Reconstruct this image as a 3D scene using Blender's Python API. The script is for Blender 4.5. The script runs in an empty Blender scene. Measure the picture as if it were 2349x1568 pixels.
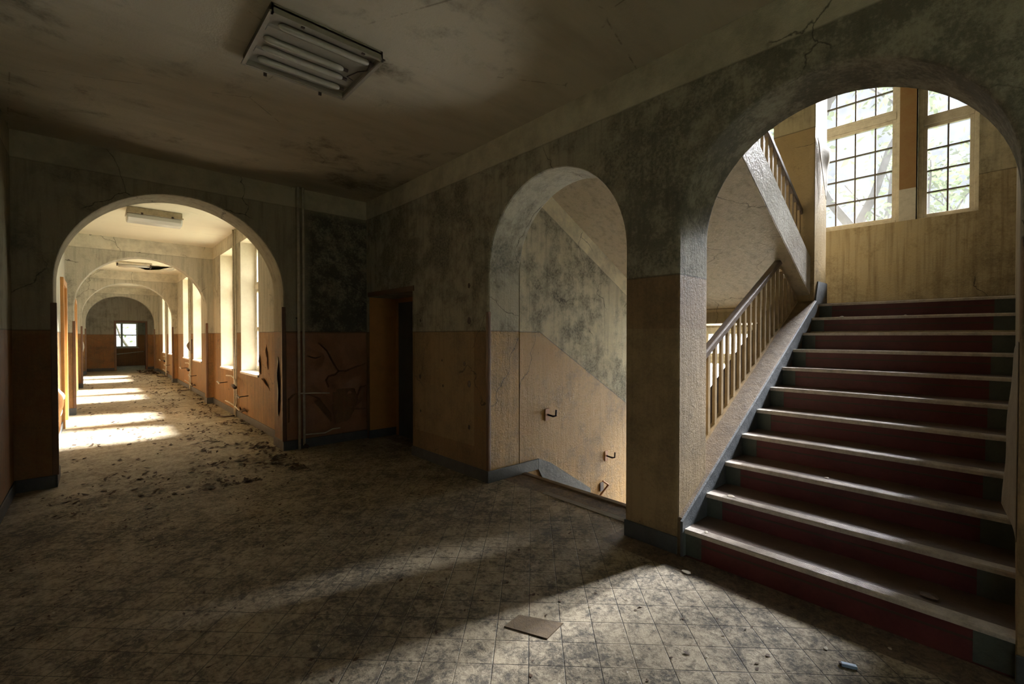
import bpy, bmesh, math, random
from mathutils import Vector, Matrix, noise as mnoise

scene = bpy.context.scene
COL = scene.collection
rad = math.radians
random.seed(7)

# ------------------------------------------------------------------ camera
cam_data = bpy.data.cameras.new('camera')
cam_data.sensor_width = 36.0
cam_data.lens = 16.0
cam_data.clip_start = 0.02
cam_data.clip_end = 300
cam = bpy.data.objects.new('camera', cam_data)
COL.objects.link(cam)
cam.location = (0, 0, 1.6)
cam.rotation_euler = (rad(90 - 0.77), 0, rad(-42.4))
scene.camera = cam

# ------------------------------------------------------------------ exposure, sky, sun, window portals
scene.view_settings.view_transform = 'Standard'
scene.view_settings.look = 'None'
scene.view_settings.gamma = 1.0
scene.view_settings.use_curve_mapping = False
scene.view_settings.exposure = 0.92
scene.cycles.max_bounces = 9
scene.cycles.diffuse_bounces = 6
scene.cycles.transparent_max_bounces = 10
scene.cycles.sample_clamp_indirect = 6.0

world = bpy.data.worlds.new('overcast_sky')
scene.world = world
world.use_nodes = True
bg = world.node_tree.nodes['Background']
bg.inputs[0].default_value = (0.88, 0.95, 1.0, 1)
bg.inputs[1].default_value = 0.8

sun_data = bpy.data.lights.new('bright_sky', 'SUN')
sun_data.energy = 86.0
sun_data.angle = rad(17)
sun_data.color = (1.0, 0.98, 0.955)
sun = bpy.data.objects.new('bright_sky', sun_data)
COL.objects.link(sun)
_e = rad(34)
sun.rotation_euler = Vector((-math.cos(_e), 0.15, -math.sin(_e))).to_track_quat('-Z', 'Y').to_euler()


def portal(name, loc, direction, w, h):
    d = bpy.data.lights.new(name, 'AREA')
    d.shape = 'RECTANGLE'
    d.size, d.size_y = w, h
    d.cycles.is_portal = True
    o = bpy.data.objects.new(name, d)
    COL.objects.link(o)
    o.location = loc
    o.rotation_euler = Vector(direction).to_track_quat('-Z', 'Z').to_euler()


portal('portal_stair', (8.42, 2.0, 4.8), (-1, 0, 0), 3.5, 3.6)
portal('portal_basement', (8.42, 2.97, -0.2), (-1, 0, 0), 1.7, 4.0)
for _y in (10.3, 16.2, 22.1):
    portal('portal_corridor', (2.56, _y, 2.15), (-1, 0, 0), 3.5, 2.6)
portal('portal_fill_window', (-0.98, -2.0, 1.45), (1, 0, 0), 2.6, 2.9)  # portal for the unseen side window added as fill
portal('portal_far_room', (1.25, 32.4, 1.65), (0, -1, 0), 0.9, 1.3)


# ------------------------------------------------------------------ node helpers
class NT:
    def __init__(s, name):
        s.mat = bpy.data.materials.new(name)
        s.mat.use_nodes = True
        s.nt = s.mat.node_tree
        s.nt.nodes.clear()
        s.out = s.nt.nodes.new('ShaderNodeOutputMaterial')

    def new(s, t, **k):
        n = s.nt.nodes.new(t)
        for a, b in k.items():
            setattr(n, a, b)
        return n

    def put(s, sock, v):
        if v is None:
            return
        if isinstance(v, bpy.types.NodeSocket):
            s.nt.links.new(v, sock)
        else:
            if sock.type == 'RGBA' and len(v) == 3:
                v = (*v, 1)
            sock.default_value = v

    def m(s, op, a, b=None, c=None, clamp=False):
        n = s.new('ShaderNodeMath', operation=op, use_clamp=clamp)
        s.put(n.inputs[0], a); s.put(n.inputs[1], b); s.put(n.inputs[2], c)
        return n.outputs[0]

    def mr(s, v, a, b, c=0.0, d=1.0, smooth=False):
        n = s.new('ShaderNodeMapRange', interpolation_type='SMOOTHSTEP' if smooth else 'LINEAR')
        for i, x in enumerate((v, a, b, c, d)):
            s.put(n.inputs[i], x)
        return n.outputs[0]

    def mix(s, f, a, b, mode='MIX'):
        n = s.new('ShaderNodeMix', data_type='RGBA', blend_type=mode)
        s.put(n.inputs[0], f); s.put(n.inputs[6], a); s.put(n.inputs[7], b)
        return n.outputs[2]

    def pos(s):
        n = s.new('ShaderNodeNewGeometry')
        x = s.new('ShaderNodeSeparateXYZ')
        s.nt.links.new(n.outputs['Position'], x.inputs[0])
        return n.outputs['Position'], x.outputs[0], x.outputs[1], x.outputs[2]

    def obj(s):
        n = s.new('ShaderNodeTexCoord')
        x = s.new('ShaderNodeSeparateXYZ')
        s.nt.links.new(n.outputs['Object'], x.inputs[0])
        return n.outputs['Object'], x.outputs[0], x.outputs[1], x.outputs[2]

    def scl(s, v, sc, off=(0, 0, 0)):
        n = s.new('ShaderNodeMapping')
        s.put(n.inputs[0], v)
        n.inputs['Scale'].default_value = sc
        n.inputs['Location'].default_value = off
        return n.outputs[0]

    def noise(s, v, scale, detail=5, rough=0.6, dist=0.0):
        n = s.new('ShaderNodeTexNoise')
        s.put(n.inputs['Vector'], v)
        n.inputs['Scale'].default_value = scale
        n.inputs['Detail'].default_value = detail
        n.inputs['Roughness'].default_value = rough
        n.inputs['Distortion'].default_value = dist
        return n.outputs[0]

    def voro(s, v, scale, feature='DISTANCE_TO_EDGE'):
        n = s.new('ShaderNodeTexVoronoi', feature=feature)
        s.put(n.inputs['Vector'], v)
        n.inputs['Scale'].default_value = scale
        return n.outputs[0]

    def bump(s, h, strength, dist=0.01, normal=None):
        n = s.new('ShaderNodeBump')
        n.inputs['Strength'].default_value = strength
        n.inputs['Distance'].default_value = dist
        s.put(n.inputs['Height'], h)
        s.put(n.inputs['Normal'], normal)
        return n.outputs[0]

    def pbsdf(s, color, rough=0.7, normal=None, metal=0.0, spec=0.5):
        n = s.new('ShaderNodeBsdfPrincipled')
        s.put(n.inputs['Base Color'], color)
        s.put(n.inputs['Roughness'], rough)
        s.put(n.inputs['Metallic'], metal)
        s.put(n.inputs['Specular IOR Level'], spec)
        s.put(n.inputs['Normal'], normal)
        s.nt.links.new(n.outputs[0], s.out.inputs[0])
        return n


UPPER = (0.46, 0.43, 0.34)
GRIME = (0.075, 0.072, 0.052)
ORANGE = (0.31, 0.155, 0.054)
TAN = (0.37, 0.27, 0.145)
CREAM = (0.62, 0.57, 0.43)


def wall_mat(name, dado=None, dado_col=ORANGE, upper=UPPER, frieze=None, mould=0.5, mould_and_shade=None,
             rough=0.62, streak=0.35, bumpy=1.0, dado_mould=0.25, seed=0.0):
    """painted plaster: a glossy dado, a grimy distempered upper wall, a cleaner frieze under the ceiling.
    dado / dado_col / frieze / mould_and_shade may be functions of (t, x, y, z) that return a socket"""
    t = NT(name)
    P, x, y, z = t.pos()
    P2 = t.scl(P, (1, 1, 1), (seed, seed * 1.7, seed * 0.6))
    big = t.noise(P2, 1.1, 6, 0.62)
    mid = t.noise(P2, 5.0, 8, 0.68)
    fine = t.noise(P2, 38, 5, 0.7)
    grain = t.noise(P2, 170, 3, 0.6)
    st = t.noise(t.scl(P2, (9, 9, 0.7)), 1.6, 6, 0.65)
    mm = t.m('ADD', t.m('MULTIPLY', big, 0.65), t.m('MULTIPLY', mid, 0.5))
    lim = 0.66 - 0.16 * mould
    g = t.mr(mm, lim - 0.02, lim + 0.16, 0, 1, True)
    sp = t.mr(fine, 0.40, 0.62, 0.45, 1.0)
    g = t.m('MULTIPLY', g, sp)
    g = t.m('MULTIPLY', g, min(1.0, 0.45 + 0.5 * mould))
    if mould_and_shade:
        e = mould_and_shade(t, x, y, z)
        patch = t.mr(t.m('ADD', t.m('MULTIPLY', mid, 0.7), t.m('MULTIPLY', fine, 0.4)), 0.42, 0.62, 0.25, 1.0, True)
        g = t.m('MAXIMUM', g, t.m('MULTIPLY', e, patch))
    up = t.mix(t.mr(st, 0.48, 0.75), upper, tuple(c * 0.62 for c in upper))
    up = t.mix(t.mr(fine, 0.56, 0.72, 0, 0.5), up, tuple(min(1, c * 1.35) for c in upper))
    up = t.mix(g, up, GRIME)
    col = up
    gloss = None
    wob = t.m('MULTIPLY', t.m('SUBTRACT', mid, 0.5), 0.03)
    if frieze is not None:
        fz = frieze(t, x, y, z) if callable(frieze) else frieze
        d = t.m('ADD', t.m('SUBTRACT', z, fz), wob)
        f = t.mr(d, -0.006, 0.006)
        fr = t.mix(t.mr(mm, 0.52, 0.75, 0, 0.75), tuple(c * 1.4 for c in upper), (0.26, 0.235, 0.17))
        col = t.mix(f, col, fr)
        ln = t.mr(t.m('ABSOLUTE', d), 0.0, 0.012, 0.35, 0)
        col = t.mix(ln, col, (0.06, 0.055, 0.04))
    if dado is not None:
        dz = dado(t, x, y, z) if callable(dado) else dado
        dc = dado_col(t, x, y, z) if callable(dado_col) else dado_col
        d = t.m('SUBTRACT', dz, t.m('ADD', z, t.m('MULTIPLY', wob, 0.35)))
        f = t.mr(d, -0.004, 0.004)
        sk = t.mr(t.noise(t.scl(P2, (22, 22, 0.9)), 1.0, 5, 0.6), 0.47, 0.68, 0, streak)
        c1 = t.mix(sk, dc, (0.09, 0.05, 0.02))
        c1 = t.mix(t.mr(mid, 0.35, 0.62, 0.0, 0.45), c1, t.mix(0.5, dc, (0.5, 0.36, 0.16)))
        c1 = t.mix(t.mr(t.m('ADD', mm, t.m('MULTIPLY', fine, 0.3)), 0.72 - 0.2 * dado_mould, 0.98, 0, 0.85), c1, (0.06, 0.045, 0.028))
        dots = t.mr(t.voro(P2, 13, 'F1'), 0.05, 0.085, 0.75, 0)
        dots = t.m('MULTIPLY', dots, t.mr(t.noise(P2, 2.3, 2), 0.52, 0.6))
        c1 = t.mix(dots, c1, (0.03, 0.022, 0.015))
        ln = t.mr(t.m('ABSOLUTE', d), 0.0, 0.011, 0.7, 0)
        col = t.mix(f, col, c1)
        col = t.mix(ln, col, (0.05, 0.038, 0.022))
        gloss = f
    wv = t.new('ShaderNodeMix', data_type='VECTOR')
    nz = t.new('ShaderNodeTexNoise'); nz.inputs['Scale'].default_value = 3.0; nz.inputs['Detail'].default_value = 6
    t.put(nz.inputs['Vector'], P2)
    wv.inputs[0].default_value = 0.22
    t.put(wv.inputs[4], P2); t.put(wv.inputs[5], nz.outputs[1])
    ck = t.mr(t.voro(wv.outputs[1], 1.0), 0.0, 0.0045, 1, 0)
    ck = t.m('MULTIPLY', ck, t.mr(t.noise(P2, 0.9, 2), 0.52, 0.56))
    col = t.mix(t.m('MULTIPLY', ck, 0.85), col, (0.03, 0.024, 0.018))
    h = t.m('ADD', t.m('MULTIPLY', fine, 0.55), t.m('ADD', t.m('MULTIPLY', grain, 0.25), t.m('MULTIPLY', st, 0.5)))
    h = t.m('ADD', h, t.m('MULTIPLY', mid, 0.6))
    n = t.bump(h, 0.55 * bumpy, 0.03)
    r = rough if gloss is None else t.mr(gloss, 0, 1, 0.85, rough)
    t.pbsdf(col, r, n, spec=0.4)
    return t.mat


def plain_mat(name, color, rough=0.6, var=0.35, scale=9.0, bump=0.3, metal=0.0, spec=0.5, dirt=(0.05, 0.04, 0.03), space='obj'):
    t = NT(name)
    P = (t.obj() if space == 'obj' else t.pos())[0]
    a = t.noise(P, scale, 6, 0.65)
    b = t.noise(P, scale * 7, 4, 0.65)
    c = t.mix(t.mr(t.m('ADD', t.m('MULTIPLY', a, 0.7), t.m('MULTIPLY', b, 0.3)), 0.42, 0.68, 0, var), color, dirt)
    n = t.bump(t.m('ADD', a, t.m('MULTIPLY', b, 0.6)), bump, 0.008)
    t.pbsdf(c, rough, n, metal, spec)
    return t.mat


def sel(t, cond_v, edge, lo, hi):
    """lo where cond_v < edge, hi beyond"""
    return t.mr(cond_v, edge - 0.001, edge + 0.001, lo, hi)


# hall wall with the stair arches: tan paint up to 2.05 m near the stairs, orange up to 1.65 m beyond
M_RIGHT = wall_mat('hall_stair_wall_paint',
                   dado=lambda t, x, y, z: sel(t, y, 2.5, 2.05, 1.652),
                   dado_col=lambda t, x, y, z: t.mix(t.m('MULTIPLY', sel(t, y, 3.0, 0.0, 1.0), t.m('MULTIPLY', sel(t, y, 4.5, 1.0, 0.0), sel(t, x, 3.15, 0.0, 1.0))), t.mix(sel(t, y, 2.5, 0.0, 1.0),
                                                     t.mix(sel(t, z, 1.655, 0.0, 1.0), TAN, (0.31, 0.2, 0.1)),
                                                     t.mix(t.m('MULTIPLY', t.m('MULTIPLY', sel(t, y, 4.06, 0.0, 1.0), sel(t, y, 5.34, 1.0, 0.0)), sel(t, z, 0.36, 0.0, 1.0)),
                                                           (0.29, 0.175, 0.078), (0.38, 0.265, 0.13))), (0.46, 0.275, 0.078)),
                   upper=(0.44, 0.41, 0.31), frieze=3.4, mould=0.8, streak=0.25, bumpy=1.3,
                   mould_and_shade=lambda t, x, y, z: t.m('MULTIPLY', t.m('MULTIPLY', t.mr(y, 2.9, 1.9), t.mr(z, 1.95, 2.3)), 0.75))  # mould above the dado, deepened to paint in the dark upper corner
M_ARCH = wall_mat('hall_arch_wall_paint', dado=1.66, dado_col=(0.24, 0.115, 0.05), upper=(0.36, 0.32, 0.22), frieze=3.4, mould=0.45,
                  mould_and_shade=lambda t, x, y, z: t.m('MULTIPLY', t.mr(x, 2.15, 2.3), t.mr(z, 3.5, 3.3)), seed=3.1)
M_HALL = wall_mat('hall_side_wall_paint', dado=1.66, dado_col=(0.27, 0.13, 0.05), upper=(0.36, 0.33, 0.23), frieze=3.4, mould=0.5, seed=5.3)
M_CORR = wall_mat('corridor_wall_paint', dado=1.66, dado_col=ORANGE, upper=(0.47, 0.445, 0.35), frieze=3.4, mould=0.42, streak=0.95, seed=8.2, bumpy=1.2)
M_ENDW = wall_mat('corridor_end_wall_paint', dado=1.66, dado_col=(0.34, 0.15, 0.05), upper=(0.34, 0.33, 0.27), frieze=3.6, mould=0.4, seed=2.2)
M_FLANK = wall_mat('stair_flank_paint',
                   dado=lambda t, x, y, z: t.m('MINIMUM', 1.645, t.m('SUBTRACT', 1.645, t.m('MULTIPLY', t.m('SUBTRACT', x, 3.93), 0.565))),
                   dado_col=(0.46, 0.275, 0.078), upper=(0.63, 0.575, 0.4),
                   frieze=lambda t, x, y, z: t.m('SUBTRACT', 5.24, t.m('MULTIPLY', x, 0.53)),
                   mould=0.9, streak=0.2, bumpy=1.7, dado_mould=0.0, seed=1.4)
M_STAIRBACK = wall_mat('stair_window_wall_paint', dado=3.58, dado_col=(0.43, 0.365, 0.24), upper=(0.5, 0.45, 0.33), mould=0.6, streak=0.55,
                       bumpy=1.2, dado_mould=0.0, seed=6.6)
M_PIER = wall_mat('stair_pier_paint', dado=4.12, dado_col=(0.33, 0.24, 0.115), upper=(0.42, 0.36, 0.22), mould=0.5, rough=0.3, streak=0.05,
                  bumpy=0.8, dado_mould=-0.2, seed=9.1)
M_SOFFIT = wall_mat('stair_soffit_distemper', upper=(0.48, 0.4, 0.26), mould=0.05, seed=4.4, bumpy=0.9)
M_STRING = plain_mat('glossy_grey_string_paint', (0.6, 0.57, 0.52), 0.26, 0.3, 6, 1.0, spec=0.9, dirt=(0.2, 0.16, 0.1), space='pos')


def ceiling_mat():
    t = NT('stained_ceiling_plaster')
    P, x, y, z = t.pos()
    a = t.noise(P, 0.55, 5, 0.6, 0.6)
    b = t.noise(P, 2.6, 7, 0.7, 0.4)
    c = t.noise(P, 45, 4, 0.7)
    s = t.noise(t.scl(P, (0.8, 3.0, 1)), 1.2, 5, 0.6)
    col = t.mix(t.mr(s, 0.45, 0.7, 0, 0.5), (0.47, 0.425, 0.325), (0.3, 0.265, 0.195))
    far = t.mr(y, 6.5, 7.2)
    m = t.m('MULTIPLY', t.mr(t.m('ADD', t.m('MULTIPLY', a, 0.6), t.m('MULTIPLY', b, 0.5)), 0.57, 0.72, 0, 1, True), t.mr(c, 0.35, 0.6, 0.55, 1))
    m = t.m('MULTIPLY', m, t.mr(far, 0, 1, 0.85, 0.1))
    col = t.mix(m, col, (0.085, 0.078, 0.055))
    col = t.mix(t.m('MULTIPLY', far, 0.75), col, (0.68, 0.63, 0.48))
    crk = t.mr(t.voro(t.scl(P, (0.5, 0.5, 0.5)), 0.9), 0.0, 0.003, 0.6, 0)
    crk = t.m('MULTIPLY', crk, t.mr(b, 0.5, 0.55))
    col = t.mix(crk, col, (0.08, 0.07, 0.05))
    n = t.bump(t.m('ADD', t.m('MULTIPLY', c, 0.5), b), 0.35, 0.015)
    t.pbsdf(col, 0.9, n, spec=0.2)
    return t.mat


M_CEIL = ceiling_mat()


def floor_mat():
    t = NT('dirty_tiled_floor')
    P, x, y, z = t.pos()
    k = math.sqrt(0.5)
    u = t.m('MULTIPLY', t.m('ADD', x, y), k)
    v = t.m('MULTIPLY', t.m('SUBTRACT', x, y), k)
    wob = t.m('MULTIPLY', t.m('SUBTRACT', t.noise(P, 3, 3), 0.5), 0.006)

    def line(c, ph):
        q = t.m('DIVIDE', t.m('ADD', t.m('SUBTRACT', c, ph), wob), 0.1745)
        f = t.m('ABSOLUTE', t.m('SUBTRACT', t.m('FRACT', t.m('ADD', q, 0.5)), 0.5))
        return t.mr(f, 0.008, 0.02, 1, 0)
    ln = t.m('MAXIMUM', line(u, 2.367), line(v, -0.020))
    # tiles stop at a plain border along the stair wall and are buried in dirt towards the corridor
    border = t.mr(x, 2.905, 2.91)
    border = t.m('MULTIPLY', border, t.mr(y, 2.16, 2.14))
    border = t.m('MAXIMUM', border, t.mr(x, 3.33, 3.34))
    tiles = t.m('MULTIPLY', t.m('SUBTRACT', 1, border), t.mr(y, 6.2, 4.6))
    ln = t.m('MULTIPLY', ln, tiles)
    ln = t.m('MULTIPLY', ln, t.mr(t.noise(P, 2.0, 3), 0.3, 0.5, 0.3, 1))
    a = t.noise(P, 1.3, 6, 0.65)
    b = t.noise(P, 7.0, 9, 0.78, 0.5)
    c = t.noise(P, 30, 8, 0.8, 0.6)
    d = t.noise(P, 130, 4, 0.7)
    gr = t.m('ADD', t.m('MULTIPLY', a, 0.25), t.m('ADD', t.m('MULTIPLY', b, 0.4), t.m('MULTIPLY', c, 0.5)))
    dirt = t.mr(gr, 0.52, 0.64, 0, 1)
    tile_id = t.new('ShaderNodeTexWhiteNoise', noise_dimensions='2D')
    cmb = t.new('ShaderNodeCombineXYZ')
    t.put(cmb.inputs[0], t.m('FLOOR', t.m('DIVIDE', t.m('SUBTRACT', u, 2.367), 0.1745)))
    t.put(cmb.inputs[1], t.m('FLOOR', t.m('DIVIDE', t.m('SUBTRACT', v, -0.02), 0.1745)))
    t.put(tile_id.inputs['Vector'], cmb.outputs[0])
    base = t.mix(t.mr(tile_id.outputs[0], 0, 1, 0, 0.35), (0.45, 0.375, 0.255), (0.34, 0.275, 0.18))
    base = t.mix(border, base, (0.19, 0.13, 0.08))
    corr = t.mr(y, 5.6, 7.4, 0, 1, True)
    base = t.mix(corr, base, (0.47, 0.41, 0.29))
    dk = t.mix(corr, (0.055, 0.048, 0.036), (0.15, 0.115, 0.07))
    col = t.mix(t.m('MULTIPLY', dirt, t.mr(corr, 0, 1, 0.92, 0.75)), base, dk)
    col = t.mix(t.mr(d, 0.58, 0.7, 0, 0.6), col, (0.035, 0.03, 0.022))
    col = t.mix(t.mr(t.noise(P, 60, 3, 0.6), 0.66, 0.74, 0, 0.7), col, (0.5, 0.46, 0.38))
    col = t.mix(t.m('MULTIPLY', ln, 0.85), col, (0.03, 0.026, 0.02))
    rough = t.mr(gr, 0.45, 0.62, 0.38, 0.72)
    h = t.m('SUBTRACT', t.m('ADD', t.m('MULTIPLY', c, 0.6), t.m('ADD', t.m('MULTIPLY', d, 0.35), t.m('MULTIPLY', b, 0.3))), t.m('MULTIPLY', ln, 0.5))
    n = t.bump(h, 0.7, 0.018)
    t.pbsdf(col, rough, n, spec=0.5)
    return t.mat


M_FLOOR = floor_mat()
M_SKIRT = plain_mat('dark_grey_skirting_paint', (0.075, 0.085, 0.09), 0.5, 0.5, 8, 0.8, dirt=(0.02, 0.02, 0.018), space='pos')
M_RISER = plain_mat('maroon_riser_linoleum', (0.125, 0.027, 0.028), 0.45, 0.55, 5, 0.3, dirt=(0.03, 0.008, 0.008), space='pos')
M_TREAD = plain_mat('dusty_tread', (0.12, 0.078, 0.052), 0.45, 0.6, 7, 0.6, dirt=(0.055, 0.035, 0.025), space='pos')
M_NOSE = plain_mat('worn_ribbed_nosing', (0.58, 0.52, 0.45), 0.3, 0.6, 11, 0.6, dirt=(0.09, 0.06, 0.05), spec=0.9, space='pos')
M_MARGIN = plain_mat('green_grey_margin_paint', (0.085, 0.1, 0.08), 0.5, 0.5, 9, 0.6, dirt=(0.03, 0.035, 0.03), space='pos')
M_CURB = plain_mat('dirty_stone_curb', (0.2, 0.14, 0.075), 0.75, 0.8, 12, 1.2, dirt=(0.08, 0.055, 0.03), space='pos')
M_CURB2 = plain_mat('grey_brown_paint_sheet', (0.3, 0.26, 0.2), 0.7, 0.5, 9, 0.5, dirt=(0.14, 0.11, 0.08), space='pos')
M_CURBSIDE = plain_mat('blue_grey_curb_paint', (0.1, 0.115, 0.127), 0.55, 0.6, 14, 1.2, dirt=(0.05, 0.055, 0.06), space='pos')
M_WOOD = plain_mat('cream_painted_wood', (0.5, 0.43, 0.3), 0.5, 0.55, 10, 0.4, dirt=(0.12, 0.09, 0.06))
M_FRAME = plain_mat('pale_window_frame_paint', (0.68, 0.62, 0.5), 0.5, 0.45, 12, 0.4, dirt=(0.25, 0.19, 0.12))
M_BALU = plain_mat('tan_painted_slats', (0.42, 0.31, 0.17), 0.45, 0.4, 9, 0.3, dirt=(0.1, 0.07, 0.04), space='pos')
M_RAIL = plain_mat('grey_brown_handrail', (0.17, 0.13, 0.1), 0.4, 0.5, 9, 0.4, space='pos')
M_DARKBOARD = plain_mat('dark_stained_board', (0.06, 0.04, 0.025), 0.5, 0.4, 9, 0.3, space='pos')
M_MUNTIN = plain_mat('rusty_glazing_bars', (0.12, 0.1, 0.08), 0.6, 0.5, 14, 0.4, dirt=(0.04, 0.03, 0.02))
M_ORANGEW = plain_mat('orange_mullion_paint', (0.23, 0.135, 0.05), 0.5, 0.55, 5, 0.5, dirt=(0.2, 0.08, 0.025), space='pos')
M_DOORCASE = plain_mat('orange_door_casing', (0.46, 0.22, 0.06), 0.45, 0.35, 6, 0.3, dirt=(0.15, 0.08, 0.03), space='pos')
M_DOOR = plain_mat('slate_door_paint', (0.09, 0.1, 0.105), 0.45, 0.4, 5, 0.2, dirt=(0.03, 0.03, 0.03))
M_BROWN = plain_mat('brown_painted_guard', (0.16, 0.085, 0.045), 0.45, 0.5, 6, 0.4, dirt=(0.06, 0.03, 0.02), space='pos')
M_PIPE = plain_mat('cream_painted_pipe', (0.58, 0.53, 0.42), 0.4, 0.5, 14, 0.3, dirt=(0.16, 0.1, 0.05), space='pos')
M_IRON = plain_mat('dark_iron', (0.06, 0.05, 0.045), 0.5, 0.5, 30, 0.4, metal=0.6, dirt=(0.12, 0.05, 0.02))
M_LAMP = plain_mat('yellowed_lamp_enamel', (0.27, 0.25, 0.2), 0.45, 0.35, 6, 0.1, dirt=(0.16, 0.13, 0.09))
M_TUBE = plain_mat('dusty_fluorescent_glass', (0.4, 0.38, 0.32), 0.22, 0.2, 8, 0.02, spec=0.7, dirt=(0.2, 0.18, 0.14))
M_BULB = plain_mat('clear_lamp_glass', (0.12, 0.115, 0.1), 0.12, 0.2, 8, 0.02, spec=0.9)
M_CHIP = plain_mat('pale_paint_chip', (0.55, 0.5, 0.4), 0.7, 0.4, 20, 0.3, dirt=(0.2, 0.16, 0.1))
M_LEAF = plain_mat('dry_leaf', (0.085, 0.05, 0.028), 0.75, 0.6, 20, 0.3, dirt=(0.025, 0.016, 0.01), space='pos')
M_BLUE = plain_mat('pale_blue_plastic', (0.28, 0.42, 0.62), 0.35, 0.2, 40, 0.2, dirt=(0.35, 0.36, 0.38))
M_PEELBR = plain_mat('peeling_brown_paint', (0.33, 0.16, 0.08), 0.5, 0.4, 6, 0.4, dirt=(0.07, 0.04, 0.025), space='pos')
M_PEELOR = plain_mat('peeling_orange_paint', (0.42, 0.19, 0.06), 0.5, 0.4, 9, 0.5, dirt=(0.12, 0.06, 0.025))
M_PEELGR = plain_mat('peeling_paint_back', (0.42, 0.37, 0.27), 0.7, 0.4, 12, 0.4, dirt=(0.15, 0.12, 0.08))
M_SILL = plain_mat('chalky_white_sill', (0.75, 0.72, 0.66), 0.5, 0.3, 12, 0.3, dirt=(0.3, 0.25, 0.18), space='pos')
M_REVEAL = plain_mat('smooth_cream_reveal', (0.68, 0.62, 0.47), 0.5, 0.3, 4, 0.3, dirt=(0.35, 0.28, 0.16), space='pos')
M_BARK = plain_mat('tree_bark', (0.07, 0.06, 0.05), 0.9, 0.4, 6, 0.6)
M_EARTH = plain_mat('ground_outside', (0.12, 0.14, 0.06), 0.95, 0.5, 3, 0.3, space='pos')


def leaf_mat():
    t = NT('tree_leaves')
    P = t.obj()[0]
    c = t.mix(t.noise(P, 1.7, 3), (0.07, 0.11, 0.045), (0.2, 0.25, 0.11))
    a = t.new('ShaderNodeBsdfDiffuse'); t.put(a.inputs[0], c)
    b = t.new('ShaderNodeBsdfTranslucent'); t.put(b.inputs[0], c)
    m = t.new('ShaderNodeMixShader'); m.inputs[0].default_value = 0.4
    t.nt.links.new(a.outputs[0], m.inputs[1]); t.nt.links.new(b.outputs[0], m.inputs[2])
    t.nt.links.new(m.outputs[0], t.out.inputs[0])
    return t.mat


def glass_mat(name, veil, tint=(1, 1, 1)):
    """dirty pane: mostly see-through, with a dusty veil that glows when light falls on it"""
    t = NT(name)
    P = t.obj()[0]
    f = t.mr(t.noise(P, 3.0, 6, 0.7), 0.3, 0.7, veil * 0.6, veil * 1.4)
    a = t.new('ShaderNodeBsdfTransparent'); t.put(a.inputs[0], tint)
    b = t.new('ShaderNodeBsdfTranslucent'); t.put(b.inputs[0], (0.85, 0.86, 0.88))
    g = t.new('ShaderNodeBsdfGlossy'); g.inputs['Roughness'].default_value = 0.08
    m = t.new('ShaderNodeMixShader'); t.put(m.inputs[0], f)
    t.nt.links.new(a.outputs[0], m.inputs[1]); t.nt.links.new(b.outputs[0], m.inputs[2])
    m2 = t.new('ShaderNodeMixShader'); m2.inputs[0].default_value = 0.04
    t.nt.links.new(m.outputs[0], m2.inputs[1]); t.nt.links.new(g.outputs[0], m2.inputs[2])
    t.nt.links.new(m2.outputs[0], t.out.inputs[0])
    return t.mat


M_LEAVES = leaf_mat()
M_GLASS = glass_mat('dusty_window_glass', 0.05, (0.86, 0.86, 0.86))
M_FROSTE = glass_mat('dim_fill_window_glass', 0.3, (0.62, 0.62, 0.62))  # pane of the added side window, tinted to set its fill light
M_GLASSS = glass_mat('dusty_stair_window_glass', 0.013, (0.64, 0.65, 0.67))
M_GLASSC = glass_mat('clear_window_glass', 0.02)
M_FROST = glass_mat('frosted_window_glass', 0.3)
M_PALE = glass_mat('hazy_lower_window_glass', 0.52)


def diffuser_mat():
    t = NT('cloudy_lamp_cover')
    n = t.pbsdf((0.62, 0.6, 0.54), 0.2, t.bump(t.noise(t.obj()[0], 6, 3), 0.15, 0.02), spec=0.7)
    n.inputs['Transmission Weight'].default_value = 0.15
    return t.mat


M_COVER = diffuser_mat()


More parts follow.
